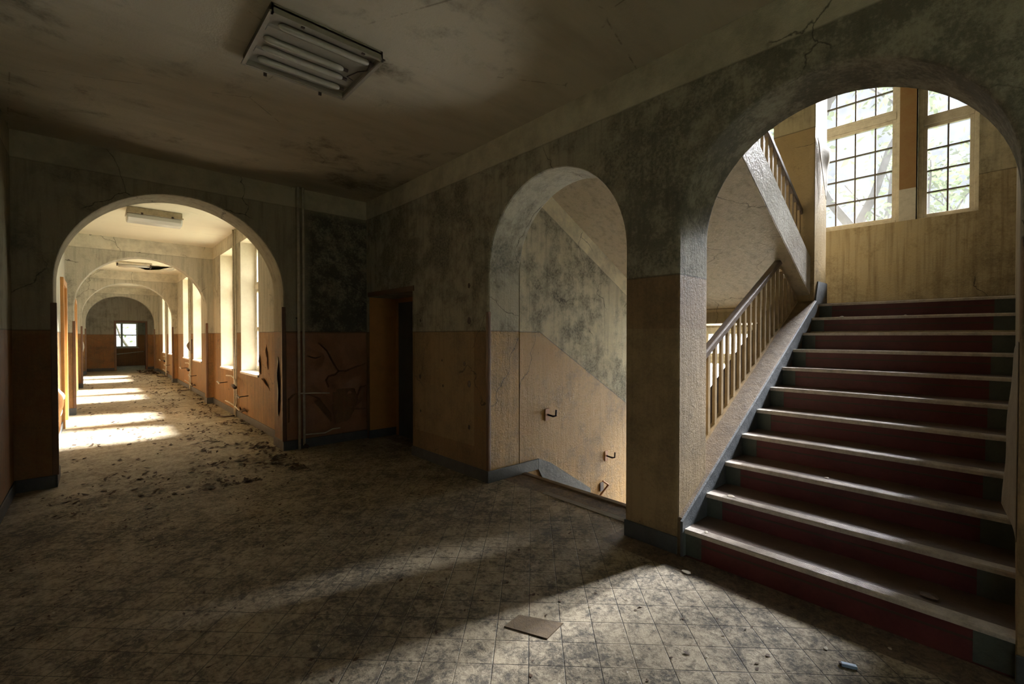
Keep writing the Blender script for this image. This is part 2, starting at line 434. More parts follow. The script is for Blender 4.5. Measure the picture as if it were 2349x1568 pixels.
# ------------------------------------------------------------------ mesh helpers
class MB:
    """collects shapes into one mesh object"""

    def __init__(s):
        s.v, s.f, s.mi = [], [], []

    def add(s, vs, fs, mi=0):
        o = len(s.v)
        s.v += [tuple(p) for p in vs]
        s.f += [tuple(i + o for i in f) for f in fs]
        s.mi += [mi] * len(fs)
        return s

    def box(s, x0, y0, z0, x1, y1, z1, mi=0):
        x0, x1 = sorted((x0, x1)); y0, y1 = sorted((y0, y1)); z0, z1 = sorted((z0, z1))
        vs = [(x0, y0, z0), (x1, y0, z0), (x1, y1, z0), (x0, y1, z0), (x0, y0, z1), (x1, y0, z1), (x1, y1, z1), (x0, y1, z1)]
        return s.add(vs, [(0, 3, 2, 1), (4, 5, 6, 7), (0, 1, 5, 4), (1, 2, 6, 5), (2, 3, 7, 6), (3, 0, 4, 7)], mi)

    def prism(s, poly, axis, a, b, mi=0):
        """poly in the plane across axis ('x': (y,z), 'y': (x,z), 'z': (x,y)), extruded from a to b"""
        def p3(q, w):
            return (w, q[0], q[1]) if axis == 'x' else (q[0], w, q[1]) if axis == 'y' else (q[0], q[1], w)
        n = len(poly)
        vs = [p3(q, a) for q in poly] + [p3(q, b) for q in poly]
        fs = [tuple(range(n)), tuple(range(2 * n - 1, n - 1, -1))]
        fs += [(i, i + n, (i + 1) % n + n, (i + 1) % n) for i in range(n)]
        return s.add(vs, fs, mi)

    def tube(s, pts, r, n=10, mi=0, cap=True):
        pts = [Vector(p) for p in pts]
        rs = r if isinstance(r, (list, tuple)) else [r] * len(pts)
        vs, fs = [], []
        up = None
        for i, p in enumerate(pts):
            d = (pts[min(i + 1, len(pts) - 1)] - pts[max(i - 1, 0)]).normalized()
            if up is None:
                up = Vector((0, 0, 1)) if abs(d.z) < 0.9 else Vector((1, 0, 0))
            a = d.cross(up).normalized()
            b = a.cross(d).normalized()
            up = b
            for k in range(n):
                t = 2 * math.pi * k / n
                vs.append(p + (a * math.cos(t) + b * math.sin(t)) * rs[i])
        for i in range(len(pts) - 1):
            for k in range(n):
                fs.append((i * n + k, i * n + (k + 1) % n, (i + 1) * n + (k + 1) % n, (i + 1) * n + k))
        if cap:
            fs.append(tuple(range(n - 1, -1, -1)))
            fs.append(tuple((len(pts) - 1) * n + k for k in range(n)))
        return s.add(vs, fs, mi)

    def grid(s, fn, nu, nv, mi=0, keep=None):
        vs = [fn(i / nu, j / nv) for j in range(nv + 1) for i in range(nu + 1)]
        fs = []
        for j in range(nv):
            for i in range(nu):
                if keep and not keep((i + .5) / nu, (j + .5) / nv):
                    continue
                k = j * (nu + 1) + i
                fs.append((k, k + 1, k + nu + 2, k + nu + 1))
        return s.add(vs, fs, mi)

    def build(s, name, mats, parent=None, bevel=0.0, smooth=False, solid=0.0, segs=2, origin=None):
        me = bpy.data.meshes.new(name)
        vs = s.v
        if origin is not None:
            vs = [(p[0] - origin[0], p[1] - origin[1], p[2] - origin[2]) for p in vs]
        me.from_pydata(vs, [], s.f)
        if not isinstance(mats, (list, tuple)):
            mats = [mats]
        for m in mats:
            me.materials.append(m)
        me.polygons.foreach_set('material_index', s.mi)
        bm = bmesh.new(); bm.from_mesh(me)
        if not solid:
            bmesh.ops.recalc_face_normals(bm, faces=bm.faces)
        bm.to_mesh(me); bm.free()
        if smooth:
            me.polygons.foreach_set('use_smooth', [True] * len(me.polygons))
        me.update()
        o = bpy.data.objects.new(name, me)
        COL.objects.link(o)
        if origin is not None:
            o.location = origin
        if parent is not None:
            o.parent = parent
        if solid:
            md = o.modifiers.new('thickness', 'SOLIDIFY'); md.thickness = solid; md.offset = 0
        if bevel:
            md = o.modifiers.new('bevel', 'BEVEL'); md.width = bevel; md.segments = segs
            md.limit_method = 'ANGLE'; md.angle_limit = rad(50)
        if smooth and bevel:
            pass
        return o


def tag(o, label=None, cat=None, group=None, kind=None):
    if label: o['label'] = label
    if cat: o['category'] = cat
    if group: o['group'] = group
    if kind: o['kind'] = kind
    return o


def empty(name, loc=(0, 0, 0), label=None, cat=None, group=None, kind=None):
    o = bpy.data.objects.new(name, None)
    o.empty_display_size = 0.1
    COL.objects.link(o)
    o.location = loc
    return tag(o, label, cat, group, kind)


def struct(o, label=None, cat=None):
    return tag(o, label, cat, kind='structure')


def rel(mb, root):
    """shift collected world-space vertices into root's space"""
    l = root.location
    mb.v = [(p[0] - l.x, p[1] - l.y, p[2] - l.z) for p in mb.v]
    return mb


def part(mb, name, mats, root, **k):
    p = root
    off = Vector((0, 0, 0))
    while p is not None:
        off += p.location
        p = p.parent
    mb.v = [(q[0] - off.x, q[1] - off.y, q[2] - off.z) for q in mb.v]
    return mb.build(name, mats, root, **k)


def arc(c, z0, r, n=40):
    """left foot to right foot of a round arch, for increasing coordinate"""
    return [(c - r * math.cos(math.pi * i / n), z0 + r * math.sin(math.pi * i / n)) for i in range(n + 1)]


# ------------------------------------------------------------------ the setting
H = 3.68          # ceiling
XR, XB = 3.13, 3.60   # stair wall, front and back
XW = 8.0          # stair window wall
YF = 3.81         # flank wall of the stairs
YA, YB = 6.80, 7.28   # arch wall, front and back


def wall_y_arched(name, y0, y1, xa, xb, c, z0, r, top, mat, bevel=0.02):
    poly = [(xa, 0), (c - r, 0)] + arc(c, z0, r) + [(c + r, 0), (xb, 0), (xb, top), (xa, top)]
    return struct(MB().prism(poly, 'y', y0, y1).build(name, mat, bevel=bevel))


def wall_with_holes(name, axis, a, b, u0, u1, v0, v1, holes, mat):
    """solid wall slab between a and b along axis, rectangular holes (u0,u1,v0,v1) left open"""
    us = sorted({u0, u1, *[h[0] for h in holes], *[h[1] for h in holes]})
    vs = sorted({v0, v1, *[h[2] for h in holes], *[h[3] for h in holes]})
    us = [u for u in us if u0 <= u <= u1]; vs = [v for v in vs if v0 <= v <= v1]
    def hole(i, j):
        if not (0 <= i < len(us) - 1 and 0 <= j < len(vs) - 1):
            return True
        cu, cv = (us[i] + us[i + 1]) / 2, (vs[j] + vs[j + 1]) / 2
        return any(h[0] < cu < h[1] and h[2] < cv < h[3] for h in holes)
    mb = MB()
    def p3(u, v, w):
        return (w, u, v) if axis == 'x' else (u, w, v)
    def quad(*q):
        mb.add(q, [(0, 1, 2, 3)])
    for i in range(len(us) - 1):
        for j in range(len(vs) - 1):
            if hole(i, j):
                continue
            A, B, Cc, D = (us[i], vs[j]), (us[i + 1], vs[j]), (us[i + 1], vs[j + 1]), (us[i], vs[j + 1])
            for w in (a, b):
                quad(*[p3(*q, w) for q in (A, B, Cc, D)])
            for (p, q), (di, dj) in (((A, B), (0, -1)), ((B, Cc), (1, 0)), ((Cc, D), (0, 1)), ((D, A), (-1, 0))):
                if hole(i + di, j + dj):
                    quad(p3(*p, a), p3(*q, a), p3(*q, b), p3(*p, b))
    o = mb.build(name, mat)
    bm = bmesh.new(); bm.from_mesh(o.data)
    bmesh.ops.remove_doubles(bm, verts=bm.verts, dist=1e-5)
    bmesh.ops.recalc_face_normals(bm, faces=bm.faces)
    bm.to_mesh(o.data); bm.free()
    return struct(o)


# floor of hall, corridor and far room
struct(MB().prism([(-4, -4.3), (XR + 0.02, -4.3), (XR + 0.02, 2.05), (3.66, 2.05), (3.66, 5.3), (3.9, 5.3), (3.9, 7.5), (2.6, 7.5), (2.6, 27.8), (4.5, 27.8), (4.5, 32.3), (-2, 32.3), (-2, 27.8), (-1.2, 27.8), (-1.2, 7.2), (-4, 7.2)], 'z', -0.25, 0.0).build('floor', M_FLOOR))
struct(MB().prism([(-1.2, -4.3), (XR + 0.1, -4.3), (XR + 0.1, 6.9), (-1.2, 6.9)], 'z', H, H + 0.3).build('ceiling', M_CEIL))
struct(MB().box(-1.2, 6.9, H, 3.2, 33, H + 0.3).build('ceiling_corridor', M_CEIL))

# wall between hall and stairs: two arches and a deep doorway
poly = [(-4.3, -0.25), (-0.03, -0.25)] + arc(0.80, 2.335, 0.83) + [(1.63, -0.25), (2.08, -0.25)] + arc(2.945, 2.29, 0.865) + \
       [(3.81, -0.25), (5.42, -0.25), (5.42, 2.2), (6.72, 2.2), (6.72, -0.25), (7.28, -0.25), (7.28, 7.2), (-4.3, 7.2)]
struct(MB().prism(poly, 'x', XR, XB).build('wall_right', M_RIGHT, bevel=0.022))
wall_y_arched('wall_arch', YA, YB, -0.63 - 0.3, XR + 0.01, 0.795, 2.17, 1.125, H + 0.1, M_ARCH)
struct(MB().box(XB, 6.72, -0.2, 4.2, 7.28, 3.0).build('wall_doorway_reveal', M_RIGHT))
WE = (-3.3, -0.7, 0.0, 2.9)
wall_with_holes('wall_left', 'x', -0.93, -0.63, -4.3, YA, -0.2, H + 0.1, [(WE[0], WE[1], -0.25, WE[3])], M_HALL)
wall_with_holes('wall_back', 'y', -4.3, -4.0, -0.93, XR + 0.1, -0.2, H + 0.1, [(0.6, 1.9, 0.9, 2.9)], M_HALL)

# corridor
WIN = [(8.68, 9.98), (10.68, 11.9), (14.42, 15.82), (16.42, 17.85), (20.45, 21.9), (22.6, 23.95)]
CX0, CX1 = -0.45, 2.05
wall_with_holes('wall_corridor_right', 'x', CX1, CX1 + 0.42, YB, 27.8, -0.2, H + 0.1, [(a, b, 0.92, 3.4) for a, b in WIN], M_CORR)
wall_with_holes('wall_corridor_left', 'x', CX0 - 0.35, CX0, YB, 27.8, -0.2, H + 0.1, [(11.05, 12.1, -0.25, 2.5), (17.2, 18.2, -0.25, 2.5)], M_CORR)
for i, yy in enumerate((12.75, 19.25, 25.85)):
    wall_y_arched('wall_corridor_arch_%d' % (i + 1), yy, yy + 0.32, CX0 - 0.02, CX1 + 0.02, 0.795, 2.18, 1.125, H + 0.05, M_CORR, 0.015)
wall_with_holes('wall_corridor_end', 'y', 27.8, 28.0, -1.2, 3.2, -0.2, H + 0.1, [(0.68, 1.72, -0.25, 2.22)], M_ENDW)
wall_with_holes('wall_far_room_back', 'y', 32.0, 32.3, -2.0, 4.5, -0.2, H + 0.1, [(0.72, 1.66, 0.98, 2.3)], M_ENDW)
struct(MB().box(1.95, 29.6, -0.2, 2.2, 32.0, H).build('wall_far_room_right', M_ENDW))
struct(MB().box(-2.0, 27.9, -0.2, -1.8, 32.2, H).build('wall_far_room_left', M_ENDW))
struct(MB().box(3.2, 27.9, -0.2, 4.5, 28.1, H).build('wall_far_room_front', M_ENDW))
struct(MB().box(4.3, 27.9, -0.2, 4.5, 32.2, H).build('wall_far_room_side', M_ENDW))
struct(MB().box(3.2, 27.8, H, 4.6, 32.3, H + 0.2).build('ceiling_far_room_right', M_CEIL))
struct(MB().box(-2.1, 27.8, H, -1.2, 32.3, H + 0.2).build('ceiling_far_room_left', M_CEIL))

# stairwell shell
struct(MB().box(XB, YF, -2.6, XW + 0.4, YF + 0.3, 7.2).build('wall_stair_flank', M_FLANK))
struct(MB().box(XB, -0.33, -2.6, XW + 0.4, -0.03, 7.2).build('wall_stair_right', M_STAIRBACK))
WA = (1.03, 3.55, 3.14, 6.5)
WB = (0.28, 0.86, 3.14, 6.5)
WC = (2.15, 3.78, -2.2, 1.74)
wall_with_holes('wall_stair_window', 'x', XW, XW + 0.4, -0.33, YF + 0.3, -2.6, 7.2, [WA, WB, WC], M_STAIRBACK)
struct(MB().box(XR + 0.02, -0.33, 7.0, XW + 0.4, YF + 0.3, 7.3).build('ceiling_stairwell', M_SOFFIT))
struct(MB().box(6.70, -0.03, 1.78, XW, YF, 1.985).build('floor_landing', [M_SOFFIT]))
struct(MB().box(6.62, -0.03, 1.985, XW, YF, 2.0).build('floor_landing_covering', [M_TREAD]))
struct(MB().box(3.6, 2.0, -2.6, XW, YF, -2.34).build('floor_lower', M_FLOOR))
struct(MB().box(3.7, 1.60, -2.6, 6.9, 1.72, 0.2).build('wall_under_stairs', M_FLANK))
# square pier between the flights
struct(MB().box(6.42, 1.61, 2.0, 6.94, 2.07, 7.0).build('pillar_stair', M_PIER, bevel=0.01))
struct(MB().prism([(6.44, 1.985), (6.955, 1.985), (6.955, 2.27), (6.56, 2.27)], 'y', 1.598, 1.62).build('baseboard_pier', M_CURBSIDE))
struct(MB().box(XW - 0.004, WB[1], 3.14, XW + 0.12, WA[0], 3.56).build('trim_mullion_base', plain_mat('grey_mullion_base', (0.5, 0.48, 0.43), 0.6, 0.4, 8, 0.4, dirt=(0.2, 0.18, 0.14), space='pos')))
struct(MB().box(XW - 0.004, WB[1], 3.56, XW + 0.12, WA[0], 6.5).build('trim_mullion_face', M_ORANGEW))


# baseboards
def skirt(name, x0, y0, x1, y1, h=0.13):
    struct(MB().box(x0, y0, 0, x1, y1, h).build(name, M_SKIRT, bevel=0.006))


skirt('baseboard_arch_left', -0.63, YA - 0.015, -0.33, YA)
skirt('baseboard_arch_right', 1.92, YA - 0.015, XR, YA)
skirt('baseboard_arch_jamb_left', -0.33, YA - 0.015, -0.315, YB)
skirt('baseboard_arch_jamb_right', 1.905, YA - 0.015, 1.92, YB)
skirt('baseboard_left', -0.63, -4, -0.615, YA)
skirt('baseboard_right_middle', XR - 0.015, YF - 0.0, XR, 5.42)
skirt('baseboard_arch_side', XR - 0.015, YF - 0.015, 3.9, YF)
skirt('baseboard_pillar', XR - 0.015, 1.63, XR, 2.08)
skirt('baseboard_right_near', XR - 0.015, -4, XR, -0.03)
skirt('baseboard_doorway', XR - 0.01, 6.705, 3.62, 6.72)
skirt('baseboard_corridor_right', CX1 - 0.015, YB, CX1, 27.8)
skirt('baseboard_corridor_left', CX0, YB, CX0 + 0.015, 10.95)
skirt('baseboard_corridor_left_far', CX0, 12.2, CX0 + 0.015, 27.8)
skirt('baseboard_end_left', CX0, 27.785, 0.6, 27.8)
skirt('baseboard_end_right', 1.8, 27.785, CX1, 27.8)
for i, yy in enumerate((12.75, 19.25, 25.85)):
    skirt('baseboard_pier_left_%d' % (i + 1), CX0, yy - 0.015, -0.315, yy + 0.335, 0.14)
    skirt('baseboard_pier_right_%d' % (i + 1), 1.905, yy - 0.015, CX1, yy + 0.335, 0.14)
# skirting that follows the stairs down the flank wall
struct(MB().prism([(3.9, 0.13), (3.9, 0.0), (4.02, -0.2), (4.9, -0.75), (4.9, -0.45), (4.1, 0.05)], 'y', YF - 0.015, YF).build('baseboard_stair_flank', M_SKIRT))

# edge guards: narrow brown strips on the arch edges
def guard(name, poly_box):
    struct(MB().box(*poly_box).build(name, M_BROWN, bevel=0.006))


guard('trim_1', (XR - 0.008, YF - 0.012, 0.13, XR + 0.03, YF + 0.03, 1.86))
guard('trim_2', (1.895, YA - 0.008, 0.13, 1.945, YA + 0.03, 2.0))
guard('trim_3', (-0.355, YA - 0.008, 0.13, -0.305, YA + 0.03, 1.95))
for i, yy in enumerate((12.75, 19.25, 25.85)):
    guard('trim_%d' % (4 + 2 * i), (1.9, yy - 0.008, 0.14, 1.945, yy + 0.03, 1.9))
    guard('trim_%d' % (5 + 2 * i), (-0.355, yy - 0.008, 0.14, -0.31, yy + 0.03, 1.9))

# doors
d1 = struct(empty('door_1', (3.6, 6.07, 0)))
part(MB().box(3.6, 5.40, 0, 3.64, 6.74, 2.22), 'leaf', M_DOOR, d1)
part(MB().box(3.58, 6.655, 0, 3.602, 6.72, 2.2).box(3.58, 5.42, 0, 3.602, 5.48, 2.2).box(3.58, 5.42, 2.13, 3.602, 6.72, 2.2), 'door_frame', M_DOORCASE, d1, bevel=0.004)
struct(MB().box(XR + 0.004, 6.708, 0.13, 3.58, 6.719, 2.195).build('trim_doorway_panel', M_DOORCASE))
part(MB().box(XR - 0.012, 5.36, 2.2, XR + 0.0, 6.74, 2.27), 'door_head', M_BROWN, d1)


def casing(name, y0, y1, h, leaf_at):
    r = struct(empty(name, (CX0, (y0 + y1) / 2, 0)))
    mb = MB()
    w = 0.11
    mb.box(CX0 - 0.1, y0 - w, 0, CX0 + 0.045, y0, h + w).box(CX0 - 0.1, y1, 0, CX0 + 0.045, y1 + w, h + w).box(CX0 - 0.1, y0, h, CX0 + 0.045, y1, h + w)
    part(mb, 'door_frame', M_DOORCASE, r, bevel=0.008)
    part(MB().box(CX0 - leaf_at - 0.04, y0, 0, CX0 - leaf_at, y1, h), 'leaf', M_DOORCASE, r)
    lv = MB().tube([(CX0 - leaf_at, y1 - 0.08, 1.05), (CX0 - leaf_at + 0.06, y1 - 0.08, 1.05), (CX0 - leaf_at + 0.06, y1 - 0.2, 1.05)], 0.01)
    lv.box(CX0 - leaf_at, y1 - 0.105, 0.93, CX0 - leaf_at + 0.006, y1 - 0.055, 1.13)
    part(lv, 'door_handle', M_SILL, r)


casing('door_2', 11.05, 12.1, 2.5, 0.1)
casing('door_3', 17.2, 18.2, 2.5, 0.1)
d4 = struct(empty('door_4', (1.2, 27.8, 0)))
part(MB().box(0.6, 27.77, 0, 0.68, 28.02, 2.3).box(1.72, 27.77, 0, 1.8, 28.02, 2.3).box(0.68, 27.77, 2.22, 1.72, 28.02, 2.3), 'door_frame', M_BROWN, d4, bevel=0.006)

# threshold of the stairs going down
struct(MB().box(3.62, 2.08, -0.05, 3.70, YF, 0.012).build('trim_stair_nosing', plain_mat('brown_wood_nosing', (0.17, 0.11, 0.065), 0.45, 0.5, 8, 0.5, space='pos'), bevel=0.012))
struct(MB().box(3.33, 2.1, 0.0, 3.40, 3.2, 0.005).build('trim_threshold', plain_mat('grey_threshold_strip', (0.2, 0.19, 0.165), 0.5, 0.5, 8, 0.4, space='pos')))


# ------------------------------------------------------------------ windows
def window_x(name, xf, hole, cols, rows_lo, rows_hi, transom, glass, depth=0.06, fw=0.06, sash=0.045, bar=0.018, sill=None, mat=None, ys=None):
    """window in a wall whose plane is x = const; frame face at xf, opening hole (y0,y1,z0,z1)"""
    y0, y1, z0, z1 = hole
    mat = mat or M_FRAME
    r = struct(empty(name, (xf, (y0 + y1) / 2, z0)))
    ring = MB()

    def ringbox(mb, a0, a1, b0, b1, w, d0, d1):
        mb.box(d0, a0, b0, d1, a0 + w, b1); mb.box(d0, a1 - w, b0, d1, a1, b1)
        mb.box(d0, a0 + w, b0, d1, a1 - w, b0 + w); mb.box(d0, a0 + w, b1 - w, d1, a1 - w, b1)
    ringbox(ring, y0, y1, z0, z1, fw, xf, xf + depth)
    if transom:
        ring.box(xf - 0.01, y0 + fw, transom - 0.045, xf + depth, y1 - fw, transom + 0.045)
    part(ring, 'window_frame', mat, r, bevel=0.006)
    cells = [(z0 + fw, (transom - 0.045) if transom else z1 - fw, rows_lo)]
    if transom:
        cells.append((transom + 0.045, z1 - fw, rows_hi))
    sb, bars, gl = MB(), MB(), MB()
    for b0, b1, rows in cells:
        ringbox(sb, y0 + fw, y1 - fw, b0, b1, sash, xf + 0.008, xf + depth - 0.008)
        ya, yb, za, zb = y0 + fw + sash, y1 - fw - sash, b0 + sash, b1 - sash
        cs = ys or [ya + (yb - ya) * i / cols for i in range(1, cols)]
        for yy in cs:
            bars.box(xf + 0.015, yy - bar / 2, za, xf + depth - 0.015, yy + bar / 2, zb)
        for j in range(1, rows):
            zz = za + (zb - za) * j / rows
            bars.box(xf + 0.016, ya, zz - bar / 2, xf + depth - 0.016, yb, zz + bar / 2)
        gl.box(xf + depth * 0.5 - 0.002, ya, za, xf + depth * 0.5 + 0.002, yb, zb)
    part(sb, 'sash', mat, r, bevel=0.004)
    if bars.v:
        part(bars, 'glazing_bars', M_MUNTIN if cols > 1 and bar < 0.03 else mat, r)
    g = part(gl, 'glass', glass, r)
    if sill:
        part(sill, 'window_sill', M_SILL, r, bevel=0.006)
    return r


yb_ = [1.323 + 0.232 * k - 0.0 for k in range(0, 9)]
window_x('window_1', XW + 0.2, WA, 10, 4, 6, 4.64, M_GLASSS, ys=yb_)
window_x('window_2', XW + 0.2, (WB[0], WB[1], WB[2], 5.0), 2, 4, 1, 4.45, M_GLASSS, fw=0.05, sash=0.04)
struct(MB().box(XW + 0.2, WB[0], 5.0, XW + 0.28, WB[1], WB[3]).build('window_2_panel', plain_mat('rusty_red_board', (0.3, 0.1, 0.04), 0.6, 0.5, 4, 0.3, dirt=(0.1, 0.04, 0.02))))
window_x('window_3', XW + 0.15, WC, 2, 3, 1, 1.2, M_PALE, bar=0.04)
for i, (a, b) in enumerate(WIN):
    s = MB().box(CX1 - 0.02, a - 0.0, 0.885, CX1 + 0.27, b, 0.925)
    window_x('window_%d' % (4 + i), CX1 + 0.25, (a, b, 0.92, 3.4), 2, 2, 1, 2.55, M_GLASS, depth=0.07, fw=0.05, sash=0.05, bar=0.07, sill=s)
    rv = MB().box(CX1 + 0.004, b - 0.006, 0.925, CX1 + 0.25, b + 0.0, 3.4).box(CX1 + 0.004, a, 0.925, CX1 + 0.25, a + 0.006, 3.4).box(CX1 + 0.004, a, 3.394, CX1 + 0.25, b, 3.4)
    struct(rv.build('trim_window_reveal_%d' % (i + 1), M_REVEAL))


def window_y(name, yf, hole, glass):
    x0, x1, z0, z1 = hole
    r = struct(empty(name, ((x0 + x1) / 2, yf, z0)))
    f = MB(); w = 0.06
    f.box(x0, yf, z0, x0 + w, yf + 0.07, z1).box(x1 - w, yf, z0, x1, yf + 0.07, z1).box(x0, yf, z0, x1, yf + 0.07, z0 + w).box(x0, yf, z1 - w, x1, yf + 0.07, z1)
    f.box(x0 + 0.24, yf - 0.005, z0, x0 + 0.33, yf + 0.07, z1)
    part(f, 'window_frame', M_SILL, r, bevel=0.005)
    part(MB().box(x0, yf + 0.01, (z0 + z1) / 2 - 0.025, x1, yf + 0.06, (z0 + z1) / 2 + 0.025), 'glazing_bars', M_SILL, r)
    part(MB().box(x0, yf + 0.033, z0, x1, yf + 0.037, z1), 'glass', glass, r)
    part(MB().box(x0 - 0.05, yf - 0.14, z0 - 0.04, x1 + 0.05, yf + 0.0, z0), 'window_sill', M_SILL, r)


window_y('window_10', 32.1, (0.72, 1.66, 0.98, 2.3), M_GLASSC)
window_x('window_12', -0.86, (WE[0], WE[1], 0.0, WE[3]), 4, 3, 1, 2.2, M_FROSTE, bar=0.07, fw=0.08)  # unseen glazed opening, added to fill the hall with soft light
window_y('window_11', -4.2, (0.6, 1.9, 0.9, 2.9), M_FROST)  # unseen window behind the camera, added for dim ambient light

# ------------------------------------------------------------------ staircase going up
RISE, RUN, X1 = 0.18, 0.345, 3.17
YR, YL = -0.03, 1.60
st = empty('staircase', (X1, 0.8, 0), 'maroon staircase with worn pale nosings rising through the large right arch', 'staircase')
for k in range(1, 12):
    xf = X1 + (k - 1) * RUN
    zt = 0.01 + RISE * k - 0.01 + (0.018 if k < 11 else 0.018)
    zt = RISE * k + 0.015
    zb = RISE * (k - 1)
    last = k == 11
    s = part(MB().prism([(xf, zb - 0.05), (xf, zt - 0.02), (xf + RUN + 0.05, zt - 0.02), (xf + RUN + 0.05, zb - 0.05)], 'y', YR, YL), 'step', M_RISER, st)
    xt = xf + (RUN if not last else 0.1)
    part(MB().box(xf + 0.055, YR, zt - 0.02, xt + 0.0, YL, zt - 0.001), 'tread', M_TREAD, s)
    nb = MB()
    nb.prism([(xf - 0.022, zt - 0.03), (xf - 0.024, zt - 0.008), (xf - 0.016, zt), (xf + 0.056, zt), (xf + 0.056, zt - 0.02), (xf - 0.002, zt - 0.022), (xf - 0.002, zt - 0.03)], 'y', YR, YL)
    for q in range(6):
        xx = xf - 0.008 + q * 0.0105
        nb.box(xx, YR + 0.16, zt - 0.001, xx + 0.005, YL - 0.13, zt + 0.002)
    part(nb, 'nosing', M_NOSE, s)
    part(MB().box(xf - 0.003, YL - 0.13, zb, xf + 0.003, YL + 0.0, zt - 0.03), 'painted_margin', M_MARGIN, s)
    part(MB().box(xf - 0.003, YR, zb, xf + 0.003, YR + 0.14, zt - 0.03), 'painted_margin', M_MARGIN, s)
    part(MB().box(xf - 0.003, YL - 0.13, zt - 0.095, xf + 0.0015, YR + 0.14, zt - 0.083), 'groove_shadow', M_DARKBOARD, s)  # dark strip painting the shadow line of the riser groove


def zc(x):        # top of the curb beside the rising flight
    return 0.46 + 0.535 * (x - 3.5)


def zs(x):        # underside of the flight overhead
    return 5.5 - 0.53 * x


part(MB().prism([(3.14, 0.0), (3.14, zc(3.14)), (6.44, zc(6.44)), (6.62, zc(6.44)), (6.62, 1.70), (6.3, 1.55), (3.6, 0.0)], 'y', 1.60, 1.92), 'curb', M_CURB, st, bevel=0.008)
part(MB().prism([(3.12, 0.0), (3.12, zc(3.14) - 0.012), (6.45, zc(6.45) - 0.012), (6.45, 1.9), (3.4, 0.0)], 'y', 1.585, 1.603), 'curb_band', M_CURBSIDE, st)
part(MB().prism([(3.55, -0.1), (3.6, -0.3), (6.7, 1.50), (6.7, 1.8), (6.5, 1.8)], 'y', YR, 1.9), 'underside', M_SOFFIT, st)

# flight overhead
fl2 = empty('upper_flight', (5.5, 2.7, 2.9), 'pale plastered flight of stairs passing overhead behind the pillar', 'staircase')
part(MB().prism([(3.61, zs(3.61)), (7.0, zs(7.0)), (7.0, 2.0), (6.95, 2.05), (3.61, zs(3.61) + 0.3)], 'y', 1.652, YF - 0.002), 'underside', M_SOFFIT, fl2)
part(MB().prism([(3.61, zs(3.61) + 0.006), (6.46, zs(6.46) + 0.006), (6.46, zs(6.46) + 0.47), (3.61, zs(3.61) + 0.47)], 'y', 1.65, 1.92), 'stringer', M_STRING, fl2, bevel=0.012)
for k in range(1, 10):
    xr = 6.95 - (k - 1) * 0.345
    part(MB().box(xr - 0.345, 1.9, 2.0 + 0.18 * k - 0.12, xr, YF, 2.0 + 0.18 * k), 'step', M_TREAD, fl2)

# flight going down
fl3 = empty('lower_flight', (3.7, 2.9, 0), 'stairs dropping out of sight behind the brown nosing in the middle arch', 'staircase')
for k in range(1, 13):
    xa = 3.66 + (k - 1) * 0.3
    part(MB().box(xa, 2.08, -0.18 * k - 0.3, xa + 0.31, YF - 0.003, -0.18 * k), 'step', M_TREAD, fl3)


# railings
def balustrade(root, xs, ztop, zbot, y, w=0.042, t=0.026, clip=None):
    for xx in xs:
        b, tp = zbot(xx), ztop(xx)
        if clip:
            tp = min(tp, clip(xx))
        if tp - b < 0.05:
            continue
        part(MB().prism([(xx - w / 2, b), (xx + w / 2, b + 0.0), (xx + w / 2, tp + (0)), (xx - w / 2, tp)], 'y', y - t / 2, y + t / 2), 'baluster', M_BALU, root)


ra = empty('stair_railing', (4.8, 1.8, 1.2), 'tan slatted railing on the stair curb beside the maroon steps', 'railing')
xs = [3.72 + 0.135 * i for i in range(21)]
balustrade(ra, xs, lambda x: zc(x) + 0.74, lambda x: zc(x) - 0.01, 1.80, clip=lambda x: zs(x) + 0.01)
part(MB().prism([(3.65, zc(3.65) + 0.73), (5.84, zc(5.84) + 0.73), (5.80, zc(5.80) + 0.80), (3.65, zc(3.65) + 0.80)], 'y', 1.765, 1.835), 'handrail', M_RAIL, ra, bevel=0.012)
part(MB().prism([(5.82, zs(5.82) - 0.05), (6.42, zs(6.42) - 0.05), (6.42, zs(6.42) - 0.01), (5.80, zs(5.80) - 0.01)], 'y', 1.785, 1.815), 'head_rail', M_BALU, ra)
part(MB().prism([(3.65, zc(3.65) - 0.01), (6.4, zc(6.4) - 0.01), (6.4, zc(6.4) + 0.02), (3.65, zc(3.65) + 0.02)], 'y', 1.775, 1.825), 'bottom_rail', M_BALU, ra)
part(MB().prism([(3.65, zc(3.65) - 0.01), (6.3, zc(6.3) - 0.01), (6.3, zc(6.3) + 0.1), (6.0, zc(6.0) + 0.22), (3.65, zc(3.65) + 0.22)], 'y', 1.90, 1.92), 'kick_board', M_DARKBOARD, ra)

rb = empty('stair_railing', (5.3, 1.75, 3.4), 'slatted railing high on the flight overhead left of the window pier', 'railing')
balustrade(rb, [4.2 + 0.135 * i for i in range(17)], lambda x: zs(x) + 1.02, lambda x: zs(x) + 0.46, 1.76)
part(MB().prism([(4.1, zs(4.1) + 0.99), (6.42, zs(6.42) + 0.99), (6.42, zs(6.42) + 1.06), (4.1, zs(4.1) + 1.06)], 'y', 1.73, 1.79), 'handrail', M_RAIL, rb, bevel=0.01)

